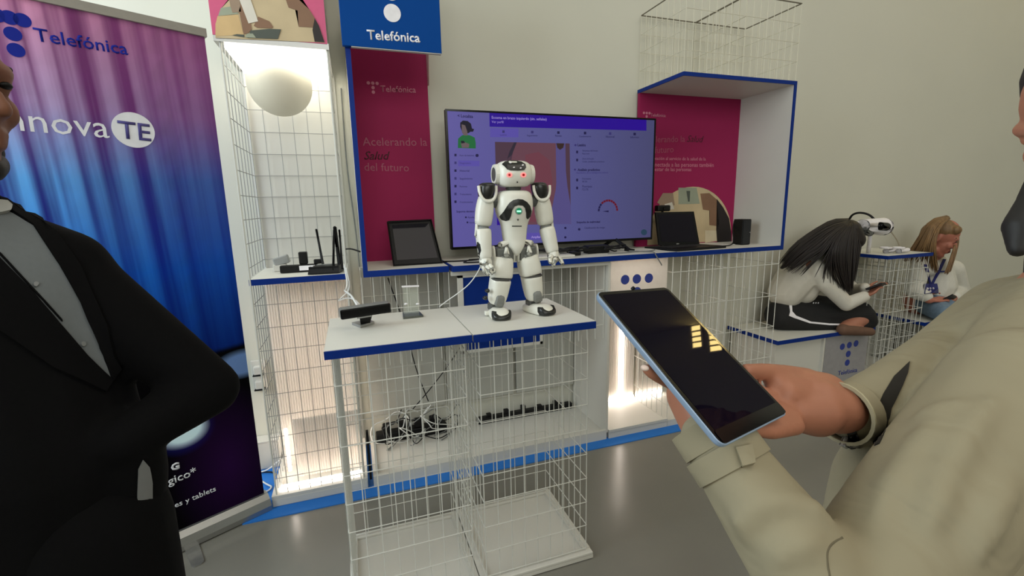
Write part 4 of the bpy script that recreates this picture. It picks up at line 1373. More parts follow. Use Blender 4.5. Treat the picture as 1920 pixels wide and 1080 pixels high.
M_bn = mat('banner_navy_ink', (30, 44, 150), .6, spec=.1)
M_bw = mat('banner_white_ink', (226, 228, 236), .55)
text('banner_lettering', 'Telefónica', on_banner(66, 76), on_banner(241, 103), (0, 0, 1), M_bn, bs, bold=.012)
e0, e1 = on_banner(18, 33), on_banner(42, 38)
dv = e1-e0
for k in (-1, 0, 1):
    disc('logo_dot', e0+dv*k, Bn, .0205, .0012, M_bn, bs, 28)
for k in (1, 2):
    disc('logo_dot', e0+Vector((0, 0, -.047*k)), Bn, .0205, .0012, M_bn, bs, 28)
text('banner_lettering', 'innova', on_banner(-9, 241), on_banner(206, 259), (0, 0, 1), M_bw, bs)
ci = on_banner(250.5, 244)
disc('te_roundel', ci, Bn, .062, .0012, M_bw, bs, 40)
text('banner_lettering', 'TE', on_banner(223, 258, .0085), on_banner(284, 264.5, .0085), (0, 0, 1), mat('banner_violet_ink', (66, 60, 128), .55), bs, bold=.012)
text('banner_lettering', 'tecnológico*', on_banner(228, 945), on_banner(369, 889), (0, 0, 1), M_bw, bs, bold=.01)
text('banner_lettering', 'móviles y tablets', on_banner(288, 969), on_banner(405, 920), (0, 0, 1), M_bw, bs, bold=.01)
text('banner_lettering', 'G', on_banner(321, 883), on_banner(337, 878), (0, 0, 1), M_bw, bs, bold=.05)

# ------------------------------------------------------------------ headset and controllers on the far table
hs = thing('vr_headset', (3.43, .98, .967), 'white virtual reality headset with black lenses and strap on the far wire table', 'headset')
hy = .93


def H(px, py, dy=0.):
    return at(px, py, y=hy+dy)


part('visor', MB().limb([H(1618, 424), H(1655, 425)], [.050, .066]), M_print, hs, True)
part('front_lens', MB().limb([H(1650, 424, -.05), H(1661, 425, -.05)], [.030, .030]), M_blackg, hs, True)
part('face_pad', MB().limb([H(1618, 430, -.01), H(1630, 436, -.01)], [.036, .028]), M_grey, hs, True)
part('side_strap', MB().tube([H(1630, 420), H(1608, 418), H(1595, 420, .1)], .014, 8, 1), M_print, hs, True)
part('top_strap', MB().tube([H(1640, 412), H(1630, 402, .03), H(1612, 398, .08), H(1598, 402, .12), H(1592, 412, .14)], .008, 8, 2), M_black, hs, True)
part('pedestal', MB().tube([H(1632, 436, .03), H(1630, 455, .03), Vector((3.37, 1.0, .969))], .014, 8), M_print, hs, True)
cable('thin white cable arching from the headset to the controllers', [H(1667, 430), H(1675, 440), H(1683, 452), H(1686, 460)], .004, mat('pale_cable', (170, 160, 140), .5))
for i, (px, lb) in enumerate(((1668, 'white hand controller left on the far wire table'), (1692, 'white hand controller right on the far wire table, near the blonde woman'))):
    hc = thing('hand_controller', at(px, 473, z=.967), lb, 'controller', 'headset controllers on the far table')
    c = at(px, 470, z=.985)
    part('grip', MB().limb([c+Vector((-.04, .0, 0)), c+Vector((.05, -.005, .004))], [.020, .016]), M_print, hc, True)
    part('tracking_ring', MB().tube([c+Vector((-.045+.034*math.cos(t*math.pi/8), .034*math.sin(t*math.pi/8), .025)) for t in range(17)], .006), M_print, hc, True)
    for q in (-.01, .012):
        part('button', MB().ell(c+Vector((q, -.008, .021)), (.006, .006, .004)), M_black, hc, True)
# ------------------------------------------------------------------ people
def P(px, py, d):
    return at(px, py, d=d)


def hand(b, wrist, D, N, thumb_side, curl=.5, k=1., r=.0085, spread=.12):
    """palm, four unequal bent fingers and a thumb leaving the side of the palm"""
    D = Vector(D).normalized()
    N = Vector(N)
    N = (N-D*N.dot(D)).normalized()
    S = D.cross(N)*thumb_side
    wrist = Vector(wrist)
    kn = []
    for i in range(4):
        w = (.030, .010, -.010, -.028)[i]*k
        l = (.084, .088, .084, .076)[i]*k
        kn.append(wrist+D*l+S*w)
        b.capsule(wrist+S*w*.55+D*.012*k, kn[-1], .0135*k, .0098*k, 10)
    for i, L in enumerate((.070, .078, .072, .056)):
        p = kn[i]
        d = (D+S*(1.5-i)*spread*.5).normalized()
        for j, f in enumerate((.45, .32, .23)):
            a = curl*(.55, .75, .5)[j]
            ax = d.cross(N).normalized()
            d = (Matrix.Rotation(-a, 3, ax) @ d)
            if d.dot(N) < 0 and j == 0:
                d = (Matrix.Rotation(2*a, 3, ax) @ d)
            q = p+d*L*f*k
            b.capsule(p, q, r*k*(1.02-.08*j), r*k*(.95-.09*j), 10)
            p = q
    t0 = wrist+D*.022*k+S*.022*k
    t1 = t0+(D*.55+S*.65+N*.25).normalized()*.042*k
    t2 = t1+(D*.85+S*.25+N*.35).normalized()*.032*k
    t3 = t2+(D*.95+N*.25).normalized()*.024*k
    b.capsule(wrist+S*.010*k+D*.01*k, t1, .016*k, .0115*k, 10)
    b.capsule(t1, t2, .0112*k, .0098*k, 10)
    b.capsule(t2, t3, .0098*k, .0078*k, 10)


def person(me, loc, m, label, group=None):
    o = solo('person', None, m, loc, label, 'person', group, True, me)
    return o


def cloth(name, b, m, root, vox=.008, it=4, label=None):
    me = blob(b, name, vox, it)
    return part(name, None, m, root, True, me, label)


def face(b, hc, F, U_, k=1.):
    """skull, brow, nose, lips, chin, ears; F forward, U_ up"""
    F = F.normalized()
    L_ = U_.cross(F).normalized()
    U_ = F.cross(L_).normalized()

    def q(f, z, l=0.):
        return hc+(F*f+U_*z+L_*l)*k
    R3 = Matrix((F, L_, U_)).transposed()
    b.ell(q(-.005, .03), (.096*k, .074*k, .100*k), R3)
    b.ell(q(.035, -.045), (.055*k, .056*k, .075*k), R3)
    b.capsule(q(.02, -.09, .03), q(.070, -.118), .030*k, .020*k)
    b.capsule(q(.02, -.09, -.03), q(.070, -.118), .030*k, .020*k)
    for s in (-1, 1):
        b.capsule(q(.078, .022, s*.038), q(.088, .024, s*.012), .013*k, .012*k)
        b.ell(q(.066, -.035, s*.036), (.022*k, .022*k, .026*k), R3)
        b.ell(q(-.012, -.012, s*.076), (.018*k, .007*k, .030*k), R3)
        b.ell(q(.078, .002, s*.031), (.012*k, .014*k, .011*k), R3)
    b.capsule(q(.086, .008), q(.108, -.036), .009*k, .0125*k)
    for s in (-1, 1):
        b.ell(q(.098, -.040, s*.012), (.010*k, .009*k, .008*k), R3)
    b.capsule(q(.084, -.070, .018), q(.092, -.068), .008*k, .010*k)
    b.capsule(q(.084, -.070, -.018), q(.092, -.068), .008*k, .010*k)
    b.capsule(q(.082, -.084, .016), q(.090, -.084), .009*k, .011*k)
    b.capsule(q(.082, -.084, -.016), q(.090, -.084), .009*k, .011*k)
    return q


# ---------------- man in the dark suit (left edge)
M_suit = mat('black_suit_wool', (9, 9, 11), .9, var=.12, scale=220, bump=.05, spec=.12)
M_shirt = mat('pale_grey_shirt', (104, 110, 114), .8, var=.03, scale=120, bump=.05)
M_skinm = mat('tanned_skin', (124, 80, 60), .55, var=.06, scale=30)
M_hairb = mat('black_hair', (20, 17, 16), .6, var=.25, scale=160, bump=.1, stretch=(1, 1, .2))
FH = Vector((RX.x, RX.y, 0)).normalized()
hc = P(-145, 150, .66)
b = MB()
fq = face(b, hc, FH+Vector((0, 0, -.06)), Vector((0, 0, 1)))
nk = fq(-.03, -.15)
base = Vector((nk.x, nk.y, 0))
chest = P(-10, 600, .76)
belly = P(60, 860, .76)
b.limb([fq(-.02, -.06), nk, P(-70, 470, .74)], [.058, .058, .07])
b.limb([P(-70, 470, .74), chest, belly, Vector((belly.x-.03, belly.y, .85))], [.08, .10, .10, .09])
elb = P(392, 728, .86)
wri = P(248, 816, .76)
b.limb([P(-50, 480, .75), P(120, 520, .79), elb, wri], [.05, .045, .036, .028])
sh2 = P(-330, 560, .62)
el2 = Vector((sh2.x-.03, sh2.y-.03, sh2.z-.30))
wr2 = Vector((el2.x+.06, el2.y-.02, el2.z-.25))
b.limb([P(-110, 480, .72), sh2, el2, wr2], [.05, .045, .036, .028])
hand(b, wri, P(140, 850, .82)-wri, FW, 1, .8, .7)
hand(b, wr2, (0.05, 0, -1), (1, .3, 0), 1, .5)
bx, by = belly.x, belly.y
for s in (-1, 1):
    b.limb([Vector((bx+s*.06*FH.x, by+s*.06*FH.y, .78)), Vector((bx+s*.11*FH.x, by+s*.11*FH.y, .48)), Vector((bx+s*.12*FH.x, by+s*.12*FH.y, .08))], [.06, .05, .042])
man = person(blob(b, 'person', .0065, 3), (bx, by, 0), M_skinm, 'man at left edge in black suit and pale shirt, hand in pocket, seen in profile')
b = MB()
b.limb([P(-150, 400, .72), P(-10, 455, .75), P(118, 506, .79)], [.062, .062, .070])
b.limb([P(118, 506, .79), P(150, 540, .80), elb, wri+(wri-elb)*.1], [.070, .066, .052, .040])
b.limb([P(-120, 440, .72), chest, belly, P(60, 1010, .78), Vector((bx-.02, by, .78))], [.10, .155, .155, .150, .150])
b.limb([P(60, 540, .78), P(110, 800, .78), P(125, 1000, .78)], [.11, .11, .115])
b.limb([P(246, 822, .77), P(236, 900, .80), P(214, 965, .82)], [.046, .062, .075])
b.limb([P(-110, 480, .70), sh2, el2, wr2], [.09, .07, .056, .045])
jk = cloth('jacket', b, M_suit, man, .009, 5)
b = MB()
for s in (-1, 1):
    b.limb([Vector((bx+s*.07*FH.x, by+s*.07*FH.y, .86)), Vector((bx+s*.11*FH.x, by+s*.11*FH.y, .48)), Vector((bx+s*.12*FH.x, by+s*.12*FH.y, .06))], [.12, .085, .075])
cloth('trousers', b, M_suit, man, .012, 3)
for s in (-1, 1):
    c = Vector((bx+s*.12*FH.x, by+s*.12*FH.y, .045))
    part('shoe', MB().limb([c, c+Vector((.05, .13, -.008))], [.045, .037]), M_black, man, True)
jb = bvh([jk])
decal('shirt_front', [(-60, 395), (0, 393), (22, 402), (62, 425), (110, 498), (150, 568), (184, 645), (206, 713), (160, 668), (110, 610), (60, 547), (0, 487), (-60, 440)], jb, M_shirt, man, off=.003, th=.006, label='pale shirt between the lapels')
decal('lapel', [(-10, 372), (40, 385), (85, 410), (150, 500), (205, 610), (224, 690), (207, 714), (184, 645), (150, 568), (110, 498), (62, 425), (15, 397)], jb, M_suit, jk, off=.007, th=.010)
decal('lapel', [(-60, 440), (0, 487), (60, 547), (110, 610), (160, 668), (207, 714), (195, 735), (100, 690), (0, 620), (-60, 560)], jb, M_suit, jk, off=.006, th=.009)
decal('shirt_collar', [(-20, 380), (5, 383), (16, 392), (14, 401), (-5, 405), (-25, 402)], jb, mat('white_collar', (170, 172, 170), .7), man, off=.010, th=.010)
for px, py in ((65, 535), (152, 646)):
    decal('shirt_button', circ(px, py, 4.5, 10), jb, mat('grey_button', (120, 124, 126), .4), man, off=.006, th=.004, cuts=1)
decal('placket_seam', [(-5, 476), (0, 476), (60, 540), (112, 600), (113, 604), (60, 545)], jb, M_suit, man, off=.0055, th=.004, cuts=1)
decal('jacket_lining', [(259, 880), (268, 862), (279, 875), (284, 905), (284, 935), (272, 962), (259, 976), (257, 930)], jb, mat('grey_lining', (118, 120, 120), .7), jk, off=.003, th=.006, label='grey lining showing at the pocket')
b = MB()
R3 = Matrix((FH, Vector((-FH.y, FH.x, 0)), Vector((0, 0, 1)))).transposed()
b.ell(fq(-.024, .062), (.098, .081, .082), R3).ell(fq(-.055, .01), (.062, .078, .09), R3).capsule(fq(.05, .10, .02), fq(.05, .10, -.02), .030, .030)
cloth('hair', b, M_hairb, man, .006, 2)
b = MB()
b.capsule(fq(.0735, -.122), fq(.056, -.114, .022), .0195, .020).capsule(fq(.0735, -.122), fq(.056, -.114, -.022), .0195, .020).capsule(fq(.03, -.095, .042), fq(-.01, -.03, .070), .020, .012).capsule(fq(.03, -.095, -.042), fq(-.01, -.03, -.070), .020, .012)
cloth('beard', b, M_hairb, man, .005, 2)
for s in (-1, 1):
    part('eyebrow', MB().capsule(fq(.086, .031, s*.012), fq(.074, .030, s*.05), .0065, .0045), M_hairb, man, True)
    part('eye', MB().ell(fq(.0845, .003, s*.030), (.009, .010, .006)), M_black, man, True)

# ---------------- woman in the beige coat (right edge) with a tablet
M_coat = mat('beige_trench_cotton', (150, 141, 117), .85, var=.035, scale=7, bump=.05, spec=.25, wrinkle=.5)
KS = .16/.155
tc4 = [CAM+(Vector(p)-CAM)*KS for p in ((-.060, -.917, 1.280), (.087, -.867, 1.267), (.127, -1.049, 1.141), (-.019, -1.099, 1.154))]
tn = (tc4[1]-tc4[0]).cross(tc4[3]-tc4[0]).normalized()
if tn.z < 0:
    tn = -tn
tcen = sum(tc4, Vector())/4
tab = thing('tablet', tcen, 'large black-screened tablet with pale blue back held by the woman in the beige coat', 'tablet')


def rounded(c4, inset, rad, n=5):
    out = []
    for i in range(4):
        p, a, c = c4[i], c4[i-1], c4[(i+1) % 4]
        da, dc = (a-p).normalized(), (c-p).normalized()
        o = p+da*(inset+rad)+dc*(inset+rad)
        for j in range(n+1):
            t = j/n*math.pi/2
            out.append(o-dc*rad*math.cos(t)-da*rad*math.sin(t))
    return out


part('back_shell', MB().loft([[p-tn*.0075 for p in rounded(tc4, .0012, .010)], [p-tn*.005 for p in rounded(tc4, 0, .010)], [p-tn*.0012 for p in rounded(tc4, 0, .010)], [p-tn*.0006 for p in rounded(tc4, .001, .010)]]), mat('pale_blue_metal', (150, 172, 200), .35, metal=.35, var=.02), tab, 'auto', label='pale blue metal back and rim')
part('glass_front', MB().loft([[p-tn*.0008 for p in rounded(tc4, .0012, .009)], [p+tn*.0004 for p in rounded(tc4, .0016, .009)]]), M_blackg, tab)
part('screen', MB().loft([[p+tn*.0004 for p in rounded(tc4, .007, .004)], [p+tn*.0007 for p in rounded(tc4, .007, .004)]]), M_screen, tab)
sx_, sy_ = (tc4[1]-tc4[0]).normalized(), (tc4[0]-tc4[3]).normalized()
part('lower_bezel', MB().loft([[p+tn*.0006 for p in rounded([tc4[3]+sy_*.017+sx_*.004, tc4[2]+sy_*.017-sx_*.004, tc4[2]+sy_*.002-sx_*.004, tc4[3]+sy_*.002+sx_*.004], 0, .004)], [p+tn*.0012 for p in rounded([tc4[3]+sy_*.017+sx_*.004, tc4[2]+sy_*.017-sx_*.004, tc4[2]+sy_*.002-sx_*.004, tc4[3]+sy_*.002+sx_*.004], 0, .004)]]), M_blackg, tab)
part('camera_bump', MB().cyl((tc4[0]+tc4[1])/2+sy_*.0, (tc4[0]+tc4[1])/2+sy_*.003, .003), M_black, tab)

wf = -FH                                  # she faces image left
hcw = P(2059, 212, .73)
b = MB()
Fw = (wf*1.+Vector((0, 0, -.55))).normalized()
wq = face(b, hcw, Fw, Vector((0, 0, 1)), .97)
nkw = wq(-.06, -.14)
b.limb([wq(-.02, -.05), nkw, P(2010, 560, .74)], [.052, .050, .06])
tw0 = P(1960, 700, .74)
tw1 = P(1900, 1050, .70)
b.limb([P(2010, 560, .74), tw0, tw1, Vector((tw1.x, tw1.y, .88))], [.07, .11, .11, .12])
# far arm with its hand
def TP(px, py, off):
    d = ray(px, py)
    t = ((tc4[0]-CAM).dot(tn)-off)/d.dot(tn)
    return CAM+d*t


wR = TP(1566, 768, .020)
b.limb([P(1900, 640, .84), P(1760, 740, .77), TP(1610, 765, .02), wR], [.05, .042, .034, .034])
b.limb([wR, TP(1528, 756, .024)], [.034, .038])
b.limb([TP(1530, 770, .026), TP(1490, 772, .032)], [.036, .026])
b.limb([TP(1545, 738, .018), TP(1500, 718, .014)], [.031, .021])
b.limb([TP(1512, 712, .012), TP(1472, 701, .008), TP(1432, 697, .006), TP(1400, 695, .006)], [.0175, .0130, .0120, .0095])
b.limb([TP(1505, 735, .020), TP(1452, 714, .012)], [.026, .015])
b.limb([TP(1505, 750, .024), TP(1470, 738, .018)], [.026, .020])
for i, (x0, y0, x1, y1, x2, y2) in enumerate(((1492, 752, 1440, 742, 1392, 722), (1488, 770, 1432, 768, 1380, 752), (1486, 786, 1434, 792, 1386, 782), (1490, 798, 1446, 808, 1408, 804))):
    b.limb([TP(x0, y0, .028), TP(x1, y1, .024), TP(x2, y2, .020)], [.0125, .0105, .0085])
# near arm with its hand under the tablet
wL = TP(1326, 806, .055)
elw = P(1580, 1175, .47)
b.limb([P(1930, 760, .60), elw, wL], [.05, .042, .029])
b.limb([wL, TP(1300, 742, .048), TP(1290, 704, .034)], [.030, .034, .024])
b.limb([TP(1272, 716, .030), TP(1242, 706, .022), TP(1224, 698, .018), TP(1211, 691, .016)], [.014, .0105, .0088, .006])
for i in range(4):
    x = 1288+i*12
    b.limb([TP(x, 705-6*i, .032), TP(x+8, 672-4*i, .024), TP(x+14, 650-2*i, .019)], [.012, .0102, .0085])
for s in (-1, 1):
    b.limb([Vector((tw1.x+s*.09*FW.x, tw1.y+s*.09*FW.y, .86)), Vector((tw1.x+s*.10*FW.x, tw1.y+s*.10*FW.y, .46)), Vector((tw1.x+s*.10*FW.x, tw1.y+s*.10*FW.y, .07))], [.085, .055, .040])
M_skinh = mat('hand_skin', (168, 112, 88), .5, var=.07, scale=18, spec=.35, bump=.04)
wom = person(blob(b, 'person', .0038, 4), (tw1.x, tw1.y, 0), M_skinh, 'woman at right edge in beige trench coat holding a tablet in both hands')
part('fingernail', MB().ell(TP(1209, 690, .013), (.0045, .0055, .0035)), mat('pale_nail', (214, 190, 176), .3), wom, True)
def coat_form():
    b = MB()
    b.limb([TP(1600, 772, .022), P(1680, 746, .70), P(1780, 690, .79), P(1900, 600, .86)], [.043, .055, .070, .082])
    b.limb([TP(1340, 824, .052), P(1420, 940, .515), P(1500, 1050, .485), elw], [.040, .048, .055, .062])
    b.limb([elw, P(1760, 940, .53), P(1920, 740, .60)], [.066, .078, .088])
    b.limb([P(1920, 740, .62), P(1990, 610, .72), P(1930, 600, .84)], [.088, .085, .085])
    b.limb([P(1930, 640, .80), P(1800, 860, .72), P(1760, 1050, .70), Vector((tw1.x, tw1.y, .70))], [.10, .12, .13, .17])
    b.limb([tw0, tw1, Vector((tw1.x, tw1.y, .50))], [.14, .15, .20])
    b.limb([P(1680, 800, .70), P(1640, 900, .68), P(1625, 1010, .68), P(1640, 1200, .68)], [.045, .055, .06, .07])
    return b


cb0 = BVHTree.FromPolygons(*(lambda m: ([v.co.copy() for v in m.vertices], [list(f.vertices) for f in m.polygons]))(blob(coat_form(), 'coat_base', .012, 4)))
b = coat_form()
for fold, rr in (([(1392, 1012), (1394, 972), (1418, 946), (1465, 938), (1520, 955), (1562, 988)], .014), ([(1342, 985), (1350, 945), (1380, 915), (1425, 902)], .010), ([(1438, 1076), (1464, 1036), (1508, 1016), (1548, 1022)], .013), ([(1640, 985), (1680, 905), (1738, 822), (1795, 768)], .016), ([(1870, 745), (1800, 830), (1752, 930), (1735, 1010)], .018), ([(1712, 800), (1745, 775), (1800, 762), (1850, 765)], .012), ([(1905, 900), (1850, 960), (1820, 1060)], .018)):
    pts = []
    for px, py in fold:
        h, n, _i, _d = cb0.ray_cast(CAM, ray(px, py).normalized())
        if h is not None:
            if n.dot(ray(px, py)) > 0:
                n = -n
            pts.append(h-n*rr*.04)
    if len(pts) > 2:
        b.tube(pts, [rr*.3]+[rr]*(len(pts)-2)+[rr*.3], 10, 2)
coat = cloth('trench_coat', b, M_coat, wom, .0075, 5)
cb = bvh([coat])


def band(name, c, ax, r, w, th, m, parent, n=28, e=1., label=None, hollow=True):
    ax = ax.normalized()
    a = ax.orthogonal().normalized()
    q = ax.cross(a)

    def ring(t, rr):
        return [c+ax*t+(a*math.cos(2*math.pi*j/n)+q*math.sin(2*math.pi*j/n))*rr for j in range(n)]
    b = MB()
    rows = [ring(-w/2, r), ring(-w/2, r+th), ring(w/2, r+th*e), ring(w/2, r)]
    b.loft(rows+[rows[0]], cap=False)
    bmesh.ops.remove_doubles(b.bm, verts=b.bm.verts, dist=1e-6)
    return part(name, b, m, parent, 'auto', label=label)


axR = (P(1690, 742, .71)-TP(1576, 774, .02))
cuf = band('cuff', TP(1588, 774, .022), axR, .0405, .026, .004, M_coat, coat, e=1.0)
band('cuff_edge', TP(1577, 775, .021), axR, .0405, .003, .0048, mat('pale_hem', (178, 170, 142), .8), coat)
axL = (P(1420, 940, .515)-TP(1340, 824, .052))
band('cuff', TP(1333, 814, .053), axL, .040, .030, .004, M_coat, coat)
band('sleeve_strap', TP(1340, 824, .052)+axL.normalized()*.024, axL, .0425, .026, .0035, M_coat, coat)
decal('strap_loop', [(1378, 842), (1404, 838), (1412, 872), (1392, 878)], cb, M_coat, coat, off=.009, th=.010, cuts=2)
M_gapshade = mat('coat_gap_shade', (34, 30, 24), .9)  # dark colour for the shade inside the coat gap
decal('coat_shade_patch', [(1706, 678), (1702, 700), (1692, 724), (1680, 748), (1671, 766), (1664, 800), (1650, 832), (1640, 836), (1634, 820), (1634, 798), (1642, 770), (1656, 738), (1676, 706)], cb, M_gapshade, coat, off=.0015, th=.006, cuts=3, label='dark patch painted as shade in the coat gap under the arm')
decal('cuff_strap', [(1583, 795), (1594, 794), (1604, 804), (1610, 820), (1609, 841), (1596, 843), (1592, 826), (1590, 808)], bvh([coat, cuf]), M_blackg, coat, off=.005, th=.010, cuts=2, label='glossy black cuff buckle')
decal('cuff_button', circ(1587, 832, 6, 14, 10), bvh([coat, cuf]), M_steel, coat, off=.009, th=.010, cuts=1, label='silver ring on cuff')
b = MB()
b.limb([P(1545, 815, .59), P(1540, 838, .60)], [.012, .010])
for seam in ([(1556, 1085), (1550, 1050), (1552, 1028), (1566, 1014), (1580, 1008)],):  # course of the painted fold shade, not a sewn seam
    pts = []
    for px, py in seam:
        h, n, i, dd = cb.ray_cast(CAM, ray(px, py).normalized())
        if h is not None:
            pts.append(h-n*.0008)
    if len(pts) > 2:
        part('fold_shade_line', MB().tube(pts, .0016, 6, 2), mat('fold_shade', (104, 96, 76), .9), coat, True)  # darker line painting the shade of the fold where sleeve meets body
b = MB()
b.limb([wq(-.03, .06), wq(-.06, .03)], [.092, .09])
b.limb([wq(-.05, .02), P(2030, 400, .73), P(2000, 560, .74)], [.075, .06, .05])
b.limb([P(1995, 300, .72), P(1948, 330, .715), P(1928, 380, .71), P(1914, 425, .705), P(1908, 468, .70)], [.020, .014, .015, .022, .012])
cloth('hair', b, M_hairb, wom, .005, 2)
b = MB()
for s in (-1, 1):
    b.limb([Vector((tw1.x+s*.08*FW.x, tw1.y+s*.08*FW.y, .80)), Vector((tw1.x+s*.10*FW.x, tw1.y+s*.10*FW.y, .46)), Vector((tw1.x+s*.10*FW.x, tw1.y+s*.10*FW.y, .06))], [.10, .07, .055])
cloth('trousers', b, M_suit, wom, .012, 3)
for s in (-1, 1):
    c = Vector((tw1.x+s*.10*FW.x, tw1.y+s*.10*FW.y, .043))
    part('shoe', MB().limb([c, c+wf*.13+Vector((0, 0, -.006))], [.043, .036]), M_black, wom, True)

def strands(guides, n, r, m, root, seed, jit=.006):
    rnd = random.Random(seed)
    b = MB()
    G = [[at(px, py, y=y) for px, py, y in g] for g in guides]
    for _ in range(n):
        u = rnd.random()*(len(G)-1)
        k = min(int(u), len(G)-2)
        u -= k
        cut = rnd.uniform(.75, 1.)
        o = Vector((rnd.uniform(-jit, jit), rnd.uniform(-jit, jit), rnd.uniform(-jit, jit)))
        pts = [p*(1-u)+q*u+o*(.5+i*.5) for i, (p, q) in enumerate(zip(G[k], G[k+1]))]
        pts[-1] = pts[-2]+(pts[-1]-pts[-2])*cut
        b.tube(pts, [r, r*1.1, r, r*.8, r*.25], 5, 1)
    return part('hair_strands', b, m, root, True, kind='stuff')


# ---------------- seated woman with long dark hair
def Y(px, py, y):
    return at(px, py, y=y)


M_blouse = mat('white_blouse_cotton', (205, 200, 188), .8, var=.03, scale=30, bump=.1)
M_trk = mat('black_tracksuit', (16, 15, 17), .8, var=.1, scale=60)
M_hair2 = mat('dark_brown_hair', (24, 14, 12), .5, var=.35, scale=70, bump=.15, stretch=(1, 1, .15))
M_skin3 = mat('rosy_skin', (168, 112, 90), .5, var=.05)
b = MB()
hd1 = Y(1583, 452, .91)
f1 = (Vector((.62, -.78, 0))+Vector((0, 0, -.75))).normalized()
q1_ = face(b, hd1, f1, Vector((0, 0, 1)), .95)
b.limb([q1_(-.05, -.06), Y(1548, 482, .95)], [.055, .05])
pel = Y(1478, 590, 1.06)
b.limb([Y(1540, 490, .98), Y(1512, 515, 1.04), pel], [.055, .06, .07])
e1_, w1_ = Y(1587, 570, .81), Y(1620, 556, .755)
b.limb([Y(1522, 500, .93), e1_, w1_], [.05, .036, .026])
hand(b, w1_, Y(1650, 540, .72)-w1_, Vector((-.3, .2, .95)), 1, 1.0, .85)
e2_, w2_ = Y(1600, 545, .96), Y(1622, 540, .80)
b.limb([Y(1545, 490, 1.05), e2_, w2_], [.05, .036, .026])
hand(b, w2_, Y(1650, 535, .74)-w2_, Vector((.3, -.2, .9)), -1, 1.0, .85)
ft1 = [Y(1580, 618, .79), Y(1632, 622, .76)]
b.limb([pel, Y(1620, 594, .84), Y(1590, 612, .82)]+ft1, [.10, .06, .05, .036, .026])
b.limb([Y(1500, 590, 1.1), Y(1610, 582, 1.02), Y(1580, 606, .94)], [.10, .065, .05])
s1 = person(blob(b, 'person', .006, 3), (pel.x, pel.y, .45), M_skin3, 'seated woman with long dark hair and white top, cross-legged on the bench with a phone')
b = MB()
b.limb([Y(1462, 590, 1.05), Y(1492, 586, 1.04), Y(1540, 590, .96), Y(1618, 590, .84)], [.105, .115, .100, .072])
b.limb([Y(1462, 597, 1.02), Y(1530, 607, .93), Y(1585, 611, .86)], [.085, .065, .050])
b.limb([Y(1620, 592, .84), Y(1628, 602, .83), Y(1590, 614, .84)], [.075, .06, .045])
b.limb([Y(1500, 575, 1.1), Y(1615, 584, .98)], [.11, .075])
tr1 = cloth('trousers', b, M_trk, s1, .009, 4)
tb1 = bvh([tr1])
decal('side_stripe', [(1478, 562), (1484, 561), (1485, 584), (1492, 592), (1520, 603), (1555, 606.5), (1600, 607.5), (1611, 611), (1609, 613), (1598, 610.5), (1555, 609.5), (1518, 606), (1488, 596), (1479, 592), (1481, 585)], tb1, M_print, tr1, off=.004, th=.006, cuts=2, label='white side stripe')
for k in range(3):
    decal('pocket_mark', circ(1525+4.5*k, 568.5, 1.3, 6), tb1, M_print, tr1, off=.004, cuts=0)
b = MB()
b.limb([Y(1473, 548, 1.06), Y(1488, 528, 1.04), Y(1512, 508, 1.0), Y(1538, 492, .96)], [.12, .135, .12, .085])
b.limb([Y(1505, 545, 1.02), Y(1520, 520, 1.0)], [.10, .11])
b.limb([Y(1528, 503, .92), Y(1548, 530, .87), e1_, w1_], [.070, .062, .050, .038])
b.limb([Y(1548, 495, 1.05), e2_, w2_], [.065, .05, .036])
cloth('blouse', b, M_blouse, s1, .008, 3)
b = MB()
b.ell(Y(1577, 446, .92), (.105, .105, .125)).limb([Y(1590, 434, .90), Y(1604, 450, .86)], [.085, .062])
b.limb([Y(1568, 444, .93), Y(1540, 456, .95), Y(1512, 470, .97), Y(1484, 488, .99), Y(1466, 502, 1.0)], [.10, .075, .05, .03, .012])
b.limb([Y(1576, 460, .88), Y(1580, 495, .85), Y(1586, 525, .83), Y(1592, 545, .82)], [.085, .055, .032, .012])
cloth('hair', b, M_hair2, s1, .007, 2)
strands([[(1590, 410, .92), (1560, 411, .95), (1525, 431, .97), (1490, 457, .97), (1462, 494, 1.0)], [(1590, 416, .86), (1555, 428, .85), (1522, 450, .88), (1496, 470, .90), (1466, 502, .95)], [(1592, 418, .83), (1562, 444, .80), (1543, 470, .83), (1515, 486, .87), (1480, 512, .92)], [(1595, 418, .82), (1570, 448, .79), (1562, 480, .79), (1568, 512, .79), (1582, 542, .79)], [(1598, 418, .83), (1588, 446, .79), (1582, 485, .78), (1584, 518, .78), (1590, 548, .78)], [(1600, 419, .85), (1606, 440, .82), (1604, 470, .80), (1600, 510, .79), (1595, 548, .79)], [(1604, 424, .86), (1615, 444, .83), (1611, 459, .82), (1605, 487, .81), (1599, 517, .80)], [(1604, 424, .92), (1616, 445, .91), (1612, 460, .90), (1606, 488, .88), (1601, 510, .87)]], 220, .0042, M_hair2, s1, 3)
b = MB()
b.limb(ft1, [.040, .030])
cloth('sock', b, mat('brown_sock', (104, 76, 60), .8, var=.08), s1, .006, 2)
ph = thing('phone', Y(1642, 536, .78), 'dark phone held by the seated dark-haired woman', 'phone')
pa_, pb_, pc_, pd_ = Y(1622, 541, .76), Y(1652, 530, .68), Y(1665, 529, .74), Y(1634, 541, .80)
pnm = (pb_-pa_).cross(pd_-pa_).normalized()
if pnm.z < 0:
    pnm = -pnm
part('body', MB().poly([pa_, pb_, pc_, pd_], -pnm, .012), M_black, ph)
part('screen', MB().poly([mid(pa_, pc_, .06), mid(pb_, pd_, .06), mid(pc_, pa_, .06), mid(pd_, pb_, .06)], pnm, .001), M_screen, ph)

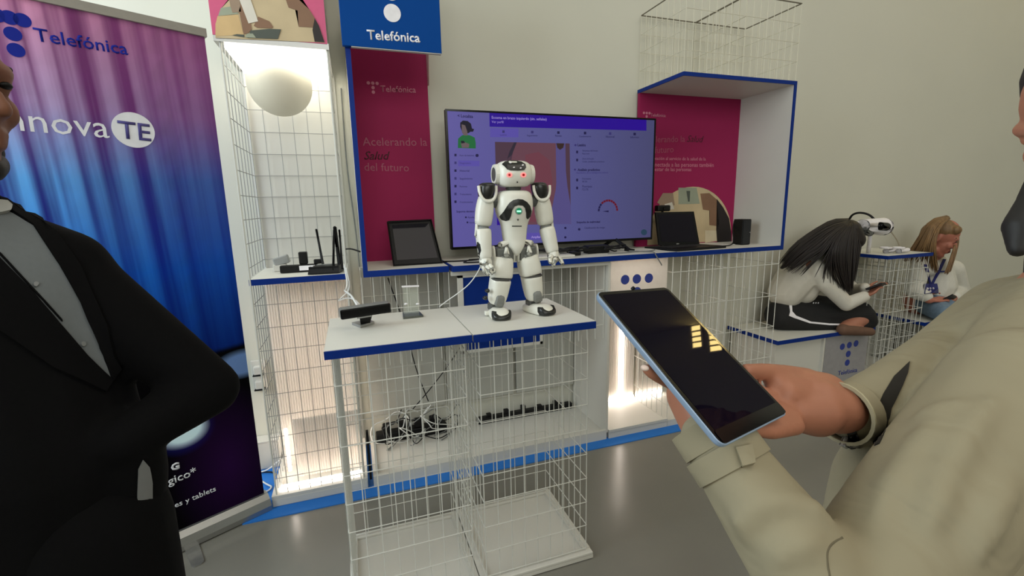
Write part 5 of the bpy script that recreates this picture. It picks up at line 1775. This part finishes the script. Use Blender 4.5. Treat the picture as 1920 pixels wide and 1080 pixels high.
# ---------------- seated blonde woman behind the far table
M_blond = mat('blonde_hair', (126, 96, 62), .5, var=.3, scale=60, bump=.15, stretch=(1, 1, .15))
M_wshirt = mat('white_shirt_cotton', (212, 210, 200), .8, var=.03, scale=40, bump=.08)
M_jean = mat('light_blue_denim', (112, 134, 156), .85, var=.12, scale=40)
M_skin4 = mat('flushed_skin', (178, 112, 92), .5, var=.05)
b = MB()
hd2 = Y(1764, 444, .93)
f2 = (Vector((.36, -.62, 0)).normalized()+Vector((0, 0, -.45))).normalized()
q2_ = face(b, hd2, f2, Vector((0, 0, 1)), 1.08)
b.limb([q2_(-.04, -.07), Y(1752, 492, 1.0)], [.06, .055])
pel2 = Vector((4.13, 1.02, .52))
b.limb([Y(1752, 500, 1.0), Y(1750, 530, 1.0), pel2], [.09, .11, .13])
eA, wA = Y(1713, 545, .92), Y(1742, 562, .84)
eB, wB = Y(1800, 545, .95), Y(1785, 560, .86)
b.limb([Y(1722, 500, 1.0), eA, wA], [.05, .04, .03])
b.limb([Y(1788, 500, .95), eB, wB], [.05, .04, .03])
hand(b, wA, Y(1780, 562, .80)-wA, Vector((0, -.2, 1)), -1, .5, 1.05)
hand(b, wB, Y(1768, 564, .80)-wB, Vector((0, -.2, 1)), 1, .5, 1.05)
kA, kB = Vector((3.90, .72, .49)), Vector((4.00, .66, .48))
for kk in (kA, kB):
    b.limb([pel2, kk, Vector((kk.x+.02, kk.y-.04, .08)), Vector((kk.x+.05, kk.y-.16, .05))], [.07, .05, .04, .035])
s2_ = person(blob(b, 'person', .006, 3), (pel2.x, pel2.y, .45), M_skin4, 'seated blonde woman in white shirt with a blue lanyard, looking at her phone')
b = MB()
b.limb([Y(1752, 503, 1.0), Y(1752, 535, .99), Y(1738, 556, 1.0)], [.115, .145, .13])
b.limb([Y(1722, 505, 1.0), eA, Y(1736, 556, .86)], [.075, .06, .045])
b.limb([Y(1786, 505, .95), eB, Y(1788, 556, .88)], [.078, .066, .05])
b.limb([Y(1722, 502, 1.0), Y(1786, 505, .96)], [.075, .075])
shm = cloth('shirt', b, M_wshirt, s2_, .008, 3)
b = MB()
b.limb([pel2, kA, Vector((kA.x+.02, kA.y-.04, .10))], [.10, .072, .06])
b.limb([pel2, kB, Vector((kB.x+.02, kB.y-.04, .10))], [.10, .072, .06])
cloth('jeans', b, M_jean, s2_, .009, 3)
b = MB()
R3 = Matrix((f2, Vector((0, 0, 1)).cross(f2).normalized(), f2.cross(Vector((0, 0, 1)).cross(f2).normalized()))).transposed()
b.ell(q2_(-.018, .050), (.106, .086, .085), R3).capsule(q2_(.045, .078, .035), q2_(.045, .078, -.045), .036, .036).ell(q2_(-.055, .0), (.07, .086, .10), R3)
b.limb([q2_(-.05, .01), Y(1735, 458, 1.0), Y(1714, 476, 1.03), Y(1698, 488, 1.05)], [.085, .06, .035, .012])
cloth('hair', b, M_blond, s2_, .006, 2)
strands([[(1774, 405, .95), (1745, 412, .95), (1726, 440, .96), (1710, 466, 1.0), (1694, 489, 1.03)], [(1777, 406, .88), (1750, 419, .85), (1738, 447, .86), (1728, 472, .90), (1712, 489, .96)], [(1779, 408, .86), (1757, 424, .83), (1746, 452, .83), (1742, 480, .85), (1746, 505, .87)], [(1780, 410, .86), (1762, 425, .82), (1752, 450, .81), (1752, 482, .82), (1758, 513, .83)]], 120, .0042, M_blond, s2_, 4)
strands([[(1796, 436, .88), (1797, 450, .87), (1793, 470, .86), (1786, 492, .85), (1780, 512, .85)], [(1790, 455, .86), (1788, 468, .84), (1783, 484, .83), (1778, 500, .83), (1772, 513, .83)]], 40, .0042, M_blond, s2_, 6)
for s in (-1, 1):
    part('eyebrow', MB().capsule(q2_(.088, .030, s*.014), q2_(.076, .029, s*.05), .005, .004), M_blond, s2_, True)
    part('eyelid', MB().ell(q2_(.088, .003, s*.031), (.010, .012, .005)), M_hair2, s2_, True)
part('lips', MB().capsule(q2_(.096, -.075, .018), q2_(.096, -.075, -.018), .007, .007), mat('muted_lips', (140, 74, 70), .5), s2_, True)
sb_ = bvh([shm])
M_lan = mat('blue_lanyard_ribbon', (30, 34, 110), .6)
for pts in ([(1729, 486), (1734, 485), (1747, 533), (1743, 535)], [(1768, 486), (1773, 487), (1749, 536), (1745, 533)]):
    decal('lanyard', pts, sb_, M_lan, s2_, off=.006, th=.006, cuts=3, label='blue lanyard ribbon')
bd = decal('badge', [(1731, 533), (1757, 532), (1758, 550), (1732, 551)], sb_, M_lan, s2_, off=.016, th=.010, cuts=1, label='blue badge with white dots')
for x, y in ((1739, 541), (1744.5, 540.8), (1750, 540.6), (1744.7, 546)):
    decal('logo_dot', circ(x, y, 2, 8), [bd], M_print, bd, off=.002, cuts=0)
decal('chest_print', [(1758, 508), (1776, 507.5), (1776, 510), (1758, 510.5)], sb_, M_navy, s2_, off=.004, cuts=0)
for s, kk in ((-1, kA), (1, kB)):
    part('shoe', MB().limb([Vector((kk.x+.02, kk.y-.05, .05)), Vector((kk.x+.06, kk.y-.18, .04))], [.045, .035]), M_print, s2_, True)
ph = thing('phone', Y(1778, 560, .79), 'dark phone held by the seated blonde woman', 'phone')
pa_, pb_, pc_, pd_ = Y(1768, 560, .80), Y(1786, 551, .76), Y(1794, 556, .80), Y(1776, 566, .84)
part('body', MB().poly([pa_, pb_, pc_, pd_], (0, 0, -1), .010), M_black, ph)
part('screen', MB().poly([mid(pa_, pc_, .08), mid(pb_, pd_, .08), mid(pc_, pa_, .08), mid(pd_, pb_, .08)], (0, 0, 1), .001), M_screen, ph)
